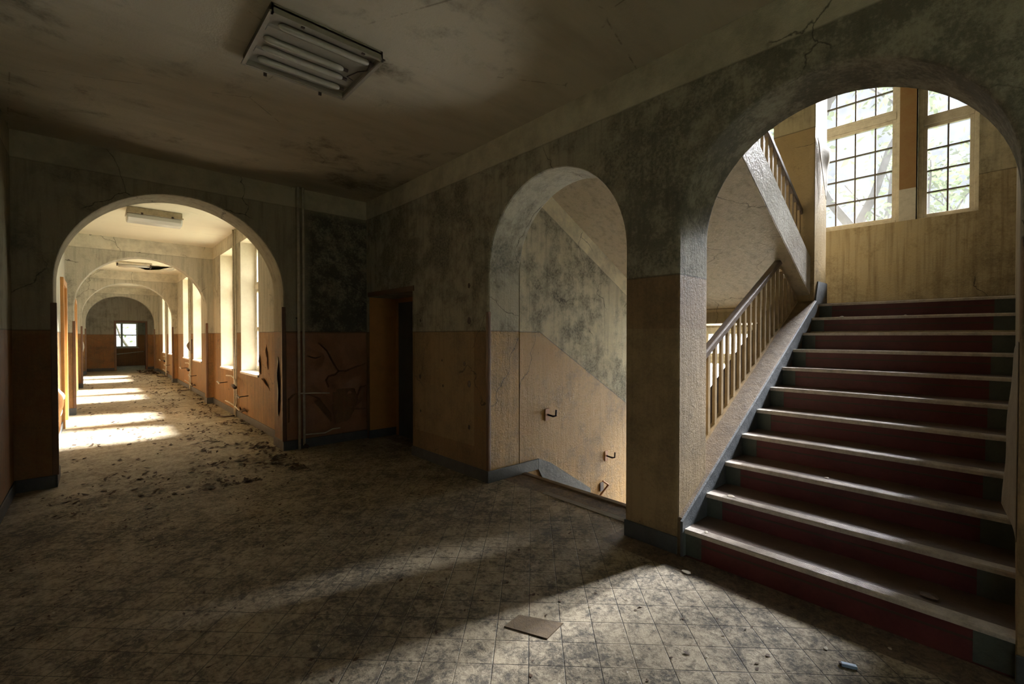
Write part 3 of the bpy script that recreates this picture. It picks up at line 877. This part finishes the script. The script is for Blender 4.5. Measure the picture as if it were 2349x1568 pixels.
# ------------------------------------------------------------------ ceiling lamps
def hall_lamp():
    x0, x1, y0, y1, zb = 0.82, 1.57, 3.12, 3.85, 3.615
    r = empty('ceiling_lamp', (1.2, 3.48, H), 'square fluorescent ceiling lamp without a cover, long glass tubes exposed', 'ceiling lamp')
    h = MB()
    w = 0.018
    h.box(x0, y0, zb, x0 + w, y1, H).box(x1 - w, y0, zb, x1, y1, H).box(x0, y0, zb, x1, y0 + w, H).box(x0, y1 - w, zb, x1, y1, H)
    h.box(x0, y0, H - 0.03, x1, y1, H - 0.012)
    hs = part(h, 'housing', M_LAMP, r, bevel=0.003)
    lip = MB()
    lip.box(x0 - 0.012, y0 - 0.012, zb - 0.006, x0 + 0.014, y1 + 0.012, zb + 0.006).box(x1 - 0.014, y0 - 0.012, zb - 0.006, x1 + 0.012, y1 + 0.012, zb + 0.006)
    lip.box(x0, y0 - 0.012, zb - 0.006, x1, y0 + 0.014, zb + 0.006).box(x0, y1 - 0.014, zb - 0.006, x1, y1 + 0.012, zb + 0.006)
    part(lip, 'rim', M_LAMP, r)
    for yy, a, b in ((y0 + 0.13, 0.06, 0.03), (y0 + 0.33, 0.02, 0.14), (y0 + 0.45, 0.04, 0.1), (y0 + 0.61, 0.05, 0.06)):
        L0, L1 = x0 + w + a, x1 - w - b
        tb = MB().tube([(L0, yy, zb + 0.016), (L0 + 0.012, yy, zb + 0.016), (L0 + 0.03, yy, zb + 0.016), (L1 - 0.03, yy, zb + 0.016), (L1 - 0.012, yy, zb + 0.016), (L1, yy, zb + 0.016)],
                       [0.008, 0.017, 0.023, 0.023, 0.017, 0.008], 14)
        t = part(tb, 'fluorescent_tube', M_TUBE, r, smooth=True)
        part(MB().tube([(L1 - 0.005, yy, zb + 0.016), (L1 + 0.03, yy, zb + 0.016)], 0.012, 10), 'tube_cap', M_IRON, t)
    for yy in (y0 + 0.22, y0 + 0.53):
        part(MB().prism([(yy - 0.05, H - 0.02), (yy - 0.03, zb + 0.022), (yy + 0.03, zb + 0.022), (yy + 0.05, H - 0.02)], 'x', x0 + 0.03, x1 - 0.03), 'reflector', M_LAMP, r)
    wr = [(x1 - 0.04, y0 + 0.12, zb + 0.03), (x1 - 0.03, y0 + 0.2, zb + 0.0), (x1 - 0.07, y0 + 0.28, zb + 0.01), (x1 - 0.12, y0 + 0.36, zb - 0.012), (x1 - 0.05, y0 + 0.42, zb + 0.01)]
    part(MB().tube(wr, 0.004, 6), 'loose_wire', M_IRON, r)
    for xx in (x0 + 0.14, x1 - 0.2):
        part(MB().box(xx, y1 + 0.008, zb - 0.03, xx + 0.022, y1 + 0.02, zb + 0.03), 'clip', M_IRON, r)
    for xx in (x0 + 0.18, x1 - 0.16):
        part(MB().box(xx, y0 + 0.0, zb - 0.012, xx + 0.022, y0 + 0.016, zb + 0.01), 'clip', M_IRON, r)


hall_lamp()

r = empty('ceiling_lamp', (0.74, 9.65, H), 'box ceiling lamp with cloudy plastic cover in the first corridor bay', 'ceiling lamp')
part(MB().box(0.38, 9.52, H - 0.09, 1.1, 9.9, H), 'housing', M_WOOD, r, bevel=0.008)
part(MB().box(0.365, 9.505, H - 0.105, 1.115, 9.915, H - 0.09), 'rim', M_WOOD, r)
cv = [(9.52, H - 0.105), (9.9, H - 0.105), (9.88, H - 0.17), (9.82, H - 0.215), (9.6, H - 0.215), (9.54, H - 0.17)]
part(MB().prism(cv, 'x', 0.375, 1.105), 'cover', M_COVER, r, bevel=0.02)
for xx in (0.55, 0.95):
    part(MB().box(xx, 9.5, H - 0.115, xx + 0.03, 9.515, H - 0.085), 'clip', M_IRON, r)

r = empty('ceiling_lamp', (0.8, 16.8, H), 'broken ceiling lamp hanging bare below peeling ceiling in the second corridor bay', 'ceiling lamp')
part(MB().box(0.42, 16.65, H - 0.05, 1.2, 17.0, H), 'housing', M_WOOD, r, bevel=0.006)
for yy in (16.72, 16.92):
    part(MB().tube([(0.45, yy, H - 0.09), (1.17, yy, H - 0.09)], 0.018, 10), 'fluorescent_tube', M_TUBE, r, smooth=True)
    part(MB().box(0.43, yy - 0.02, H - 0.11, 0.46, yy + 0.02, H - 0.05), 'tube_holder', M_IRON, r)
    part(MB().box(1.16, yy - 0.02, H - 0.13, 1.19, yy + 0.02, H - 0.05), 'tube_holder', M_IRON, r)
part(MB().tube([(1.16, 16.66, H - 0.05), (1.18, 16.64, H - 0.12), (1.15, 16.65, H - 0.17)], 0.012, 8), 'bracket', M_IRON, r)

# sheet of ceiling paint coming away beside the broken lamp
mb = MB().grid(lambda u, v: (0.5 + 1.3 * u, 17.1 + 0.9 * v, H - 0.01 - 0.14 * (math.sin(u * 3.1) ** 2) * (1 - v) - 0.03 * mnoise.noise((u * 5, v * 5, 0))), 18, 10)
tag(mb.build('paint_flap', M_PEELGR, solid=0.004, smooth=True), 'sheet of ceiling paint sagging beside the broken corridor lamp', 'paint flap')


# ------------------------------------------------------------------ pipes
def pipe(name, pts, rr, label, group=None, branches=(), mat=M_PIPE):
    r = empty(name, pts[0], label, 'pipe', group)
    part(MB().tube(pts, rr, 12), 'riser', mat, r, smooth=True)
    for nm, bp, br, bm in branches:
        part(MB().tube(bp, br, 9), nm, bm, r, smooth=True)
    return r


pipe('heating_pipe', [(2.10, 6.74, 0.0), (2.10, 6.74, H)], 0.019, 'left one of two pale vertical pipes by the hall arch, with upper branch', 'pipes by the hall arch',
     [('branch', [(2.10, 6.735, 0.79), (2.3, 6.70, 0.785), (2.50, 6.68, 0.77)], 0.011, M_PIPE), ('clamp', [(2.085, 6.80, 1.85), (2.10, 6.74, 1.85)], 0.01, M_IRON)])
pipe('heating_pipe', [(2.165, 6.74, 0.05), (2.165, 6.74, H)], 0.017, 'right one of two pale vertical pipes by the hall arch, with low branch', 'pipes by the hall arch',
     [('branch', [(2.165, 6.74, 0.2), (2.45, 6.72, 0.19), (2.55, 6.70, 0.235), (2.66, 6.69, 0.24)], 0.01, M_PIPE), ('foot', [(2.165, 6.72, 0.06), (2.2, 6.68, 0.03)], 0.022, M_IRON)])

ord_ = ('first', 'second', 'third')
for i, yp in enumerate((10.28, 16.12, 22.25)):
    xw = CX1
    w = ord_[i]
    bb = [('branch', [(xw - 0.05, yp, 0.76), (xw - 0.06, yp + 0.25, 0.80), (xw - 0.09, yp + 0.55, 0.79)], 0.013, M_PIPE),
          ('branch', [(xw - 0.05, yp, 0.76), (xw - 0.10, yp - 0.28, 0.70), (xw - 0.13, yp - 0.45, 0.64)], 0.013, M_PIPE),
          ('branch', [(xw - 0.05, yp, 0.22), (xw - 0.08, yp + 0.35, 0.26), (xw - 0.10, yp + 0.6, 0.27)], 0.013, M_PIPE),
          ('branch', [(xw - 0.05, yp, 0.22), (xw - 0.07, yp - 0.4, 0.2), (xw - 0.08, yp - 0.55, 0.2)], 0.012, M_PIPE),
          ('valve', [(xw - 0.15, yp - 0.36, 0.66), (xw - 0.14, yp - 0.5, 0.63)], 0.032, M_IRON),
          ('clamp', [(xw - 0.0, yp - 0.02, 1.84), (xw - 0.06, yp - 0.03, 1.84)], 0.012, M_PIPE)]
    pipe('heating_pipe', [(xw - 0.05, yp, 0.05), (xw - 0.05, yp, 0.86), (xw - 0.05, yp + 0.03, 0.95), (xw - 0.05, yp + 0.03, H)], 0.02,
         'pale riser pipe with branching stubs between the windows of the %s corridor bay' % w, 'corridor riser pipes', bb)
    pipe('heating_pipe', [(xw - 0.04, yp - 0.01, 0.0), (xw - 0.04, yp - 0.02, 0.2), (xw - 0.04, yp - 0.11, 0.3), (xw - 0.04, yp - 0.09, 0.9), (xw - 0.04, yp - 0.09, H)], 0.016,
         'thinner return pipe running behind the branching riser of the %s corridor bay' % w, 'corridor return pipes',
         [('bent_end', [(xw - 0.05, yp, 0.03), (xw - 0.22, yp + 0.08, 0.02), (xw - 0.3, yp + 0.3, 0.02), (xw - 0.24, yp + 0.4, 0.015)], 0.014, M_IRON)])
    for (dy, zz, nm) in ((0.95, 0.62, 'far side of'), (-0.85, 0.5, 'near side of')):
        r = empty('radiator_bracket', (xw, yp + dy, zz), 'pale iron radiator hook in the wall on the %s the %s corridor riser' % (nm, w), 'bracket', 'radiator hooks in corridor')
        part(MB().tube([(xw + 0.01, yp + dy, zz), (xw - 0.16, yp + dy, zz - 0.01)], 0.009, 8), 'arm', M_IRON, r)
        part(MB().tube([(xw - 0.15, yp + dy, zz - 0.03), (xw - 0.16, yp + dy, zz), (xw - 0.19, yp + dy, zz + 0.03)], 0.016, 8), 'hook', M_SILL, r)
    # leftover curled lagging low on the wall
    mb = MB().grid(lambda u, v: (xw - 0.03 - 0.05 * math.sin(u * 3.1) - 0.02 * v, yp - 0.45 - 0.45 * u, 0.2 + 0.02 * math.sin(u * 9) + 0.05 * v), 10, 3)
    tag(mb.build('rag', M_LEAF, solid=0.004, smooth=True), 'dark curled scrap stuck low on the wall beside the %s corridor riser' % w, 'scrap')

pipe('heating_pipe', [(0.7, 31.93, 0.62), (1.25, 31.93, 0.68), (1.9, 31.93, 0.75)], 0.025, 'sloping pale pipe under the far room window at the corridor end', None)

# handrail brackets left on the flank wall of the stairs going down
for i, (xx, zz, lab) in enumerate(((4.06, 0.64, 'dark iron handrail bracket on ochre stair wall, highest of three'),
                                   (5.27, -0.08, 'dark iron handrail bracket on ochre stair wall, above the broken one'))):
    r = empty('handrail_bracket', (xx, YF, zz), lab, 'bracket', 'handrail brackets')
    part(MB().box(xx - 0.04, YF - 0.012, zz - 0.07, xx + 0.03, YF, zz + 0.07), 'plate', M_PEELOR, r)
    part(MB().tube([(xx, YF, zz), (xx + 0.0, YF - 0.10, zz - 0.01), (xx + 0.01, YF - 0.135, zz + 0.0), (xx + 0.01, YF - 0.14, zz + 0.07)], 0.012, 8), 'arm', M_IRON, r, smooth=True)
r = empty('handrail_bracket', (5.17, YF, -0.49), 'broken pale handrail bracket bent flat, lowest on ochre stair wall', 'bracket', 'handrail brackets')
part(MB().tube([(5.10, YF - 0.02, -0.60), (5.24, YF - 0.06, -0.47)], 0.014, 7).tube([(5.24, YF - 0.06, -0.47), (5.14, YF - 0.04, -0.40)], 0.012, 7), 'arm', M_PEELOR, r)
part(MB().box(5.12, YF - 0.01, -0.55, 5.2, YF, -0.43), 'plate', M_IRON, r)


# ------------------------------------------------------------------ peeling paint
def seg_d(p, a, b):
    ax, ay = a; bx, by = b
    dx, dy = bx - ax, by - ay
    t = max(0, min(1, ((p[0] - ax) * dx + (p[1] - ay) * dy) / (dx * dx + dy * dy + 1e-9)))
    return math.hypot(p[0] - ax - t * dx, p[1] - ay - t * dy)


def poly_d(p, pl):
    return min(seg_d(p, pl[i], pl[i + 1]) for i in range(len(pl) - 1))


def inside(p, pl):
    c = False
    for i in range(len(pl)):
        a, b = pl[i], pl[i - 1]
        if (a[1] > p[1]) != (b[1] > p[1]) and p[0] < (b[0] - a[0]) * (p[1] - a[1]) / (b[1] - a[1]) + a[0]:
            c = not c
    return c


cracks = [[(2.36, 1.50), (2.48, 1.38), (2.54, 1.25), (2.62, 1.12), (2.65, 1.08), (2.74, 1.07), (2.9, 1.13), (3.1, 1.18)],
          [(2.65, 1.08), (2.60, 1.03), (2.50, 1.01), (2.46, 0.96), (2.5, 0.86)],
          [(2.22, 1.31), (2.31, 1.28), (2.39, 1.30)],
          [(1.98, 0.4), (1.98, 0.72), (2.06, 0.79), (2.2, 0.79)],
          [(2.2, 0.78), (2.36, 0.70), (2.44, 0.58), (2.53, 0.46), (2.53, 0.36)],
          [(3.12, 0.83), (2.98, 0.82), (2.9, 0.62), (2.86, 0.5), (3.1, 0.47)]]
hole_a = [(2.60, 0.80), (2.9, 0.8), (2.94, 0.62), (2.86, 0.42), (2.84, 0.32), (2.62, 0.30), (2.56, 0.5)]
hole_b = [(2.36, 0.70), (2.44, 0.60), (2.54, 0.46), (2.52, 0.36), (2.42, 0.5), (2.3, 0.66)]


def peel_pt(u, v):
    x, z = 1.95 + 1.16 * u, 0.14 + 1.5 * v
    d = min(poly_d((x, z), c) for c in cracks)
    fade = min(1, 12 * u, 12 * (1 - u), 10 * (1 - v), 8 * v + 0.2)
    h = 0.075 * math.exp(-(d / 0.10) ** 2) + 0.02 * (0.5 + mnoise.noise((x * 3, z * 3, 1.3)))
    h *= 0.25 + 0.75 * max(0, min(1, (x - 2.2) / 0.12))
    return (x, YA - 0.006 - h * max(0, fade), z)


def peel_keep(u, v):
    p = (1.95 + 1.16 * u, 0.14 + 1.5 * v)
    if inside(p, hole_a) and mnoise.noise((p[0] * 9, p[1] * 9, 0)) > -0.35:
        return False
    if inside(p, hole_b):
        return False
    return min(poly_d(p, c) for c in cracks) > 0.009


mb = MB().grid(peel_pt, 130, 165, keep=peel_keep)
tag(mb.build('peeling_paint', M_PEELBR, solid=0.003, smooth=True), 'large cracked sheet of brown paint bulging off wall beside the hall pipes', 'peeling paint')


def flap(name, origin, du, dv, out, curl, label, mat=M_PEELOR, nu=8, nv=12, taper=0.5, group=None, wave=0.01, wedge=False):
    o, du, dv, out = Vector(origin), Vector(du), Vector(dv), Vector(out)

    def f(u, v):
        wd = (1.02 - v) if wedge else 1 - taper * abs(2 * v - 1) ** 1.5
        s = u * wd
        return o + du * s + dv * v + out * (0.004 + curl * (s ** 2) * (0.6 + 0.4 * math.sin(v * 3.1)) + wave * math.sin(v * 11) * s)
    m = MB().grid(f, nu, nv)
    return tag(m.build(name, mat, solid=0.003, smooth=True), label, 'paint flap', group)


flap('paint_flap', (CX1, 8.12, 1.05), (0, -0.07, 0.02), (0, 0.12, 0.4), (-1, 0, 0), 0.025, 'long dark-edged paint flap right of the nearest corridor window')
flap('paint_flap', (CX1, 8.58, 0.95), (0, -0.08, 0.0), (0, 0.06, 0.33), (-1, 0, 0), 0.03, 'short paint flap curling at the edge of the nearest corridor window')
flap('paint_flap', (CX1, 8.0, 0.72), (0, 0.12, 0.1), (0, 0.35, 0.12), (-1, 0, 0), 0.05, 'small paint flap on ochre wall below the nearest corridor window')
flap('paint_flap', (1.92, 7.1, 0.45), (0, -0.12, 0), (0, 0.02, 0.85), (-1, 0, 0), 0.03, 'dark strip of paint peeling off the right jamb of the hall arch', M_PEELGR)
flap('paint_flap', (CX0, 8.6, 0.15), (0, 0.35, 0), (0, 0.15, 0.8), (1, 0, 0), 0.10, 'shredded paint low on the left corridor wall before the door', M_PEELOR, wave=0.03)
flap('paint_flap', (CX0, 9.4, 0.35), (0, 0.3, 0), (0, 0.1, 0.5), (1, 0, 0), 0.08, 'yellowish paint curl on the left corridor wall beside the door', M_PEELGR, wave=0.03)
flap('paint_flap', (CX0, 19.7, 0.75), (0, 0.6, 0), (0, 0.1, 0.95), (1, 0, 0), 0.16, 'tall dark paint flap standing off the far left corridor wall', M_PEELGR)
flap('paint_flap', (CX1, 15.9, 1.1), (0, 0.2, 0), (0, 0.05, 0.4), (-1, 0, 0), 0.12, 'dark paint flap beside the pipe in the second corridor bay', M_LEAF)
flap('paint_flap', (6.46, 1.603, 4.02), (0.42, 0.0, -0.05), (0.28, -0.03, -0.72), (0, -1, 0), 0.055, 'curled paint sheet hanging off the pier beside the stair window', M_PEELGR, wedge=True)
def droop(u, v):
    k = (1 - v) ** 0.55 * min(1, v / 0.07) ** 0.5
    return (3.22 + 0.4 * u, YR + 0.003 + 0.05 * k * u ** 1.2 + 0.003 * math.sin(v * 14) * u, 0.62 + 0.95 * v)


tag(MB().grid(droop, 8, 26).build('paint_flap', M_CURB2, solid=0.003, smooth=True), 'greyish paint sheet drooping from the right jamb beside the maroon steps', 'paint flap')
flap('paint_flap', (XW + 0.18, 0.27, 4.05), (-0.02, -0.05, 0), (0, 0, 0.3), (-1, 0, 0), 0.05, 'thin paint strip hanging at the right edge of the small stair window', M_SILL)


# scar patches of bare plaster and stains standing proud of the stair soffit
def patch(name, fn, pts, label, mat):
    mb = MB()
    c = (sum(p[0] for p in pts) / len(pts), sum(p[1] for p in pts) / len(pts))
    vs = [fn(*c)] + [fn(*p) for p in pts]
    mb.add(vs, [(0, i + 1, (i + 1) % len(pts) + 1) for i in range(len(pts))])
    return tag(mb.build(name, mat, solid=0.006), label, 'paint scar', 'scars on the stair soffit')


def soff(x, y):
    return (x, y, zs(x) - 0.006)


def blob(cx, cy, rx, ry, seed, n=16):
    rr = random.Random(seed)
    return [(cx + rx * math.cos(a) * rr.uniform(0.6, 1.1), cy + ry * math.sin(a) * rr.uniform(0.6, 1.1)) for a in [2 * math.pi * i / n for i in range(n)]]


M_SCAR = plain_mat('bare_plaster_scar', (0.25, 0.23, 0.19), 0.85, 0.5, 15, 0.6, dirt=(0.1, 0.09, 0.07), space='pos')
patch('paint_scar', soff, blob(4.12, 2.75, 0.07, 0.10, 2), 'star-shaped bare scar high on the sloping soffit in the middle arch', M_SCAR)
patch('paint_scar', soff, blob(4.72, 3.0, 0.06, 0.07, 5), 'small bare scar halfway along the sloping soffit in the middle arch', M_SCAR)
patch('paint_scar', soff, blob(5.3, 3.1, 0.06, 0.08, 9), 'lowest bare scar on the sloping soffit in the middle arch', M_SCAR)

# plugs and drill holes in the hall wall
holes = [(4.15, 1.77, .03, 'upper large'), (4.15, 2.17, .022, 'topmost'), (4.15, 1.05, .03, 'largest lower'), (5.21, 1.07, .022, 'far lower'), (4.68, 0.99, .014, 'small middle'),
         (4.15, 0.56, .022, 'lowest near'), (5.2, 1.8, .015, 'far upper'), (4.24, 1.28, .02, 'near middle'), (5.2, 0.62, .013, 'far lowest'), (4.7, 1.3, .010, 'tiny central')]
for yy, zz, rr, w in holes:
    m = MB()
    n = 14
    q = random.Random(int(yy * 100 + zz * 10))
    ring = [(XR - 0.003, yy + rr * q.uniform(.8, 1.15) * math.cos(2 * math.pi * k / n), zz + 1.35 * rr * q.uniform(.8, 1.15) * math.sin(2 * math.pi * k / n)) for k in range(n)]
    inner = [(XR - 0.001, yy + (p[1] - yy) * 0.55, zz + (p[2] - zz) * 0.55) for p in ring]
    out = [(XR + 0.0005, p[1], p[2]) for p in ring]
    m.add(ring + inner + out, [(k, (k + 1) % n, (k + 1) % n + n, k + n) for k in range(n)] + [tuple(range(n, 2 * n))] + [(k, (k + 1) % n, (k + 1) % n + 2 * n, k + 2 * n) for k in range(n)])
    tag(m.build('wall_plug', M_DARKBOARD, origin=(XR, yy, zz)), '%s dark screw plug in the hall wall between doorway and middle arch' % w, 'wall plug', 'screw plugs in the hall wall')


# ------------------------------------------------------------------ loose things on the floor
r = empty('plastic_stub', (2.67, 0.51, 0.0), 'pale blue plastic stub lying on the tiles before the stairs', 'litter piece')
r.rotation_euler = (0, 0, rad(-66))
MB().prism([(-0.032, 0.001), (0.026, 0.001), (0.034, 0.006), (0.030, 0.017), (-0.032, 0.017)], 'y', -0.011, 0.011).build('body', M_BLUE, r, bevel=0.003)
MB().box(-0.040, -0.009, 0.003, -0.031, 0.009, 0.015).build('end_cap', M_IRON, r, bevel=0.001)

mb = MB()
mb.add([(1.64, 1.86, 0.004), (1.77, 1.88, 0.004), (1.90, 1.66, 0.004), (1.74, 1.63, 0.004)], [(0, 1, 2, 3)])
tag(mb.build('tile_fragment', plain_mat('brown_tile_backing', (0.13, 0.088, 0.045), 0.8, 0.6, 30, 0.6, space='pos'), solid=0.006), 'brown broken tile fragment lying in the middle of the tiled floor', 'tile fragment')


def chip(x, y, s, seed, label, mat=M_CHIP, z=0.0, group='pale chips on floor and steps'):
    rr = random.Random(seed)
    n = 7
    pts = [(s * math.cos(2 * math.pi * i / n) * rr.uniform(0.6, 1.2), s * 0.8 * math.sin(2 * math.pi * i / n) * rr.uniform(0.6, 1.2)) for i in range(n)]
    m = MB()
    m.add([(0, 0, s * 0.35)] + [(p[0], p[1], s * 0.05 + s * 0.15 * rr.random()) for p in pts], [(0, i + 1, (i + 1) % n + 1) for i in range(n)])
    o = m.build('paint_chip', mat, solid=0.003)
    o.location = (x, y, z + 0.002)
    o.rotation_euler = (0, 0, rr.uniform(0, 6))
    tag(o, label, 'paint chip', group)


def tz(k):
    return RISE * k + 0.015


chip(2.80, 2.21, 0.03, 1, 'pale paint chip on the tiles left of the pillar base')
chip(2.74, 0.62, 0.014, 2, 'small white chip just behind the blue stub')
chip(2.98, 0.40, 0.012, 3, 'tiny white chip between blue stub and first step')
chip(3.20, 1.45, 0.02, 4, 'grey chip on the left end of the lowest step', z=tz(1))
chip(3.56, 1.42, 0.03, 5, 'white chip lying on the left of the second step', z=tz(2))
chip(5.95 + .345, 1.3, 0.025, 6, 'white chip at the left of the second step from the top', z=tz(10))
chip(6.0 + .30, 0.75, 0.018, 7, 'white chip near the middle of the second step from the top', z=tz(10))
chip(3.95, 0.9, 0.02, 8, 'pale chip in the middle of the third step', z=tz(3))
chip(2.93, 1.46, 0.035, 9, 'flat grey flake on the floor beside the pillar corner')
chip(3.3, 0.28, 0.05, 10, 'broad brown flake on the right end of the lowest step', M_TREAD, z=tz(1))
chip(3.01, 0.85, 0.02, 11, 'dark flake on the floor in front of the lowest riser', M_DARKBOARD)


# leaf litter and crumbs, far too many to count
def litter(name, n, region, smin, smax, mat, label, cat, seed, clump=False):
    rr = random.Random(seed)
    m = MB()
    i = 0
    while i < n:
        x, y = region(rr)
        if clump and mnoise.noise((x * 2.2, y * 1.6, seed)) + 0.35 * mnoise.noise((x * 7, y * 7, seed)) < rr.uniform(-0.25, 0.35):
            continue
        s = smin + (smax - smin) * rr.random() ** 2.2
        a = rr.uniform(0, 6.28)
        c, d = math.cos(a), math.sin(a)
        w = s * rr.uniform(0.3, 0.7)
        tl = rr.uniform(0.1, 0.6) * s
        m.add([(x - c * s, y - d * s, 0.002), (x - d * w, y + c * w, 0.003 + tl * rr.random()), (x + c * s, y + d * s, 0.002 + tl), (x + d * w, y - c * w, 0.003 + tl * rr.random() * 0.5)], [(0, 1, 2), (0, 2, 3)])
        i += 1
    o = m.build(name, mat)
    return tag(o, label, cat, kind='stuff')


def reg_corr(rr):
    y = 5.6 + 19 * rr.random() ** 1.5
    if rr.random() < 0.6:
        x = 2.03 - 1.0 * rr.random() ** 1.8
        if y < 7.3:
            x = min(x, 1.88) - 0.2 * rr.random()
    else:
        x = rr.uniform(-0.3, 1.9)
    return x, y


def reg_heap(rr):
    return 1.9 - 0.55 * rr.random() ** 1.5, 24 + 3.2 * rr.random()


def reg_hall(rr):
    if rr.random() < 0.55:
        return rr.uniform(-0.5, 2.3), 4.2 + 2.5 * rr.random()
    return rr.uniform(-0.5, 3.0), rr.uniform(0.8, 6.6)


litter('leaf_litter', 5200, reg_corr, 0.005, 0.05, M_LEAF, 'dry brown leaves and crumbs strewn along the corridor floor', 'leaf litter', 3, True)
litter('leaf_litter', 350, reg_heap, 0.02, 0.09, M_LEAF, 'dark heap of dry leaves against the far right corridor wall', 'leaf litter', 5)
litter('paint_crumbs', 700, reg_hall, 0.003, 0.012, M_CHIP, 'pale paint crumbs scattered over the hall floor', 'debris', 9)
litter('dirt_crumbs', 2600, reg_hall, 0.002, 0.02, M_LEAF, 'dark dirt crumbs scattered over the hall floor', 'debris', 11, True)


# ------------------------------------------------------------------ outside
struct(MB().box(-60, -60, -2.9, 90, 90, -2.7).build('ground_outside', M_EARTH))


def tree(x, y, h, seed, label, nleaf=900, spread=2.2, base=-2.7, lean=0.0):
    rr = random.Random(seed)
    r = empty('tree', (x, y, base), label, 'tree', 'trees outside the windows')
    br = MB()
    tips = []

    def grow(p, d, ln, rad_, lev):
        pts = [p]
        q, dd = Vector(p), Vector(d)
        for i in range(4):
            dd = (dd + Vector((rr.uniform(-.22, .22), rr.uniform(-.22, .22), rr.uniform(-.05, .18)))).normalized()
            q = q + dd * ln / 4
            pts.append(tuple(q))
            if lev >= 1:
                tips.append(tuple(q))
        br.tube(pts, [rad_ * (1 - 0.14 * i) for i in range(5)], 7)
        if lev < 3:
            for k in range(3 if lev == 0 else 2):
                a = rr.uniform(0, 6.28)
                nd = (dd + Vector((math.cos(a), math.sin(a), rr.uniform(-0.2, 0.5))) * rr.uniform(0.6, 1.0)).normalized()
                grow(pts[rr.choice((2, 3, 4))], nd, ln * 0.62, rad_ * 0.5, lev + 1)
    grow((0, 0, 0), (lean, 0, 1), h * 0.62, 0.16 * h / 8, 0)
    br.build('trunk', M_BARK, r, smooth=True)
    lf = MB()
    for i in range(nleaf):
        t = Vector(rr.choice(tips)) + Vector((rr.gauss(0, .35), rr.gauss(0, .35), rr.gauss(0, .3)))
        s = rr.uniform(0.05, 0.13)
        n1 = Vector((rr.gauss(0, 1), rr.gauss(0, 1), rr.gauss(0, 1))).normalized()
        n2 = n1.cross(Vector((rr.gauss(0, 1), rr.gauss(0, 1), rr.gauss(0, 1)))).normalized()
        lf.add([t - n1 * s, t + n2 * s * .5, t + n1 * s, t - n2 * s * .5], [(0, 1, 2, 3)])
    lf.build('foliage', M_LEAVES, r)


tree(13.5, 2.6, 11, 1, 'nearest bare-branched tree seen through the large stair window', 1600)
tree(15.5, 1.2, 12, 2, 'tree with forking trunk seen through the small stair window', 1800, lean=-0.1)
tree(18.0, 4.0, 13, 3, 'taller tree behind the nearest one beyond the large stair window', 1200)
tree(20.5, 2.0, 12, 4, 'hazy tree farthest back beyond the stair windows', 1400)
tree(17.0, 0.2, 10, 6, 'slender leaning tree at the right edge of the small stair window', 900, lean=0.15)
tree(2.2, 38.5, 9, 8, 'green tree filling the far room window at the corridor end', 2600)
tree(0.4, 40.0, 9, 10, 'second green tree at the left behind the far room window', 2600)
tree(3.6, 42.5, 10, 12, 'third green tree deeper behind the far room window', 2600)
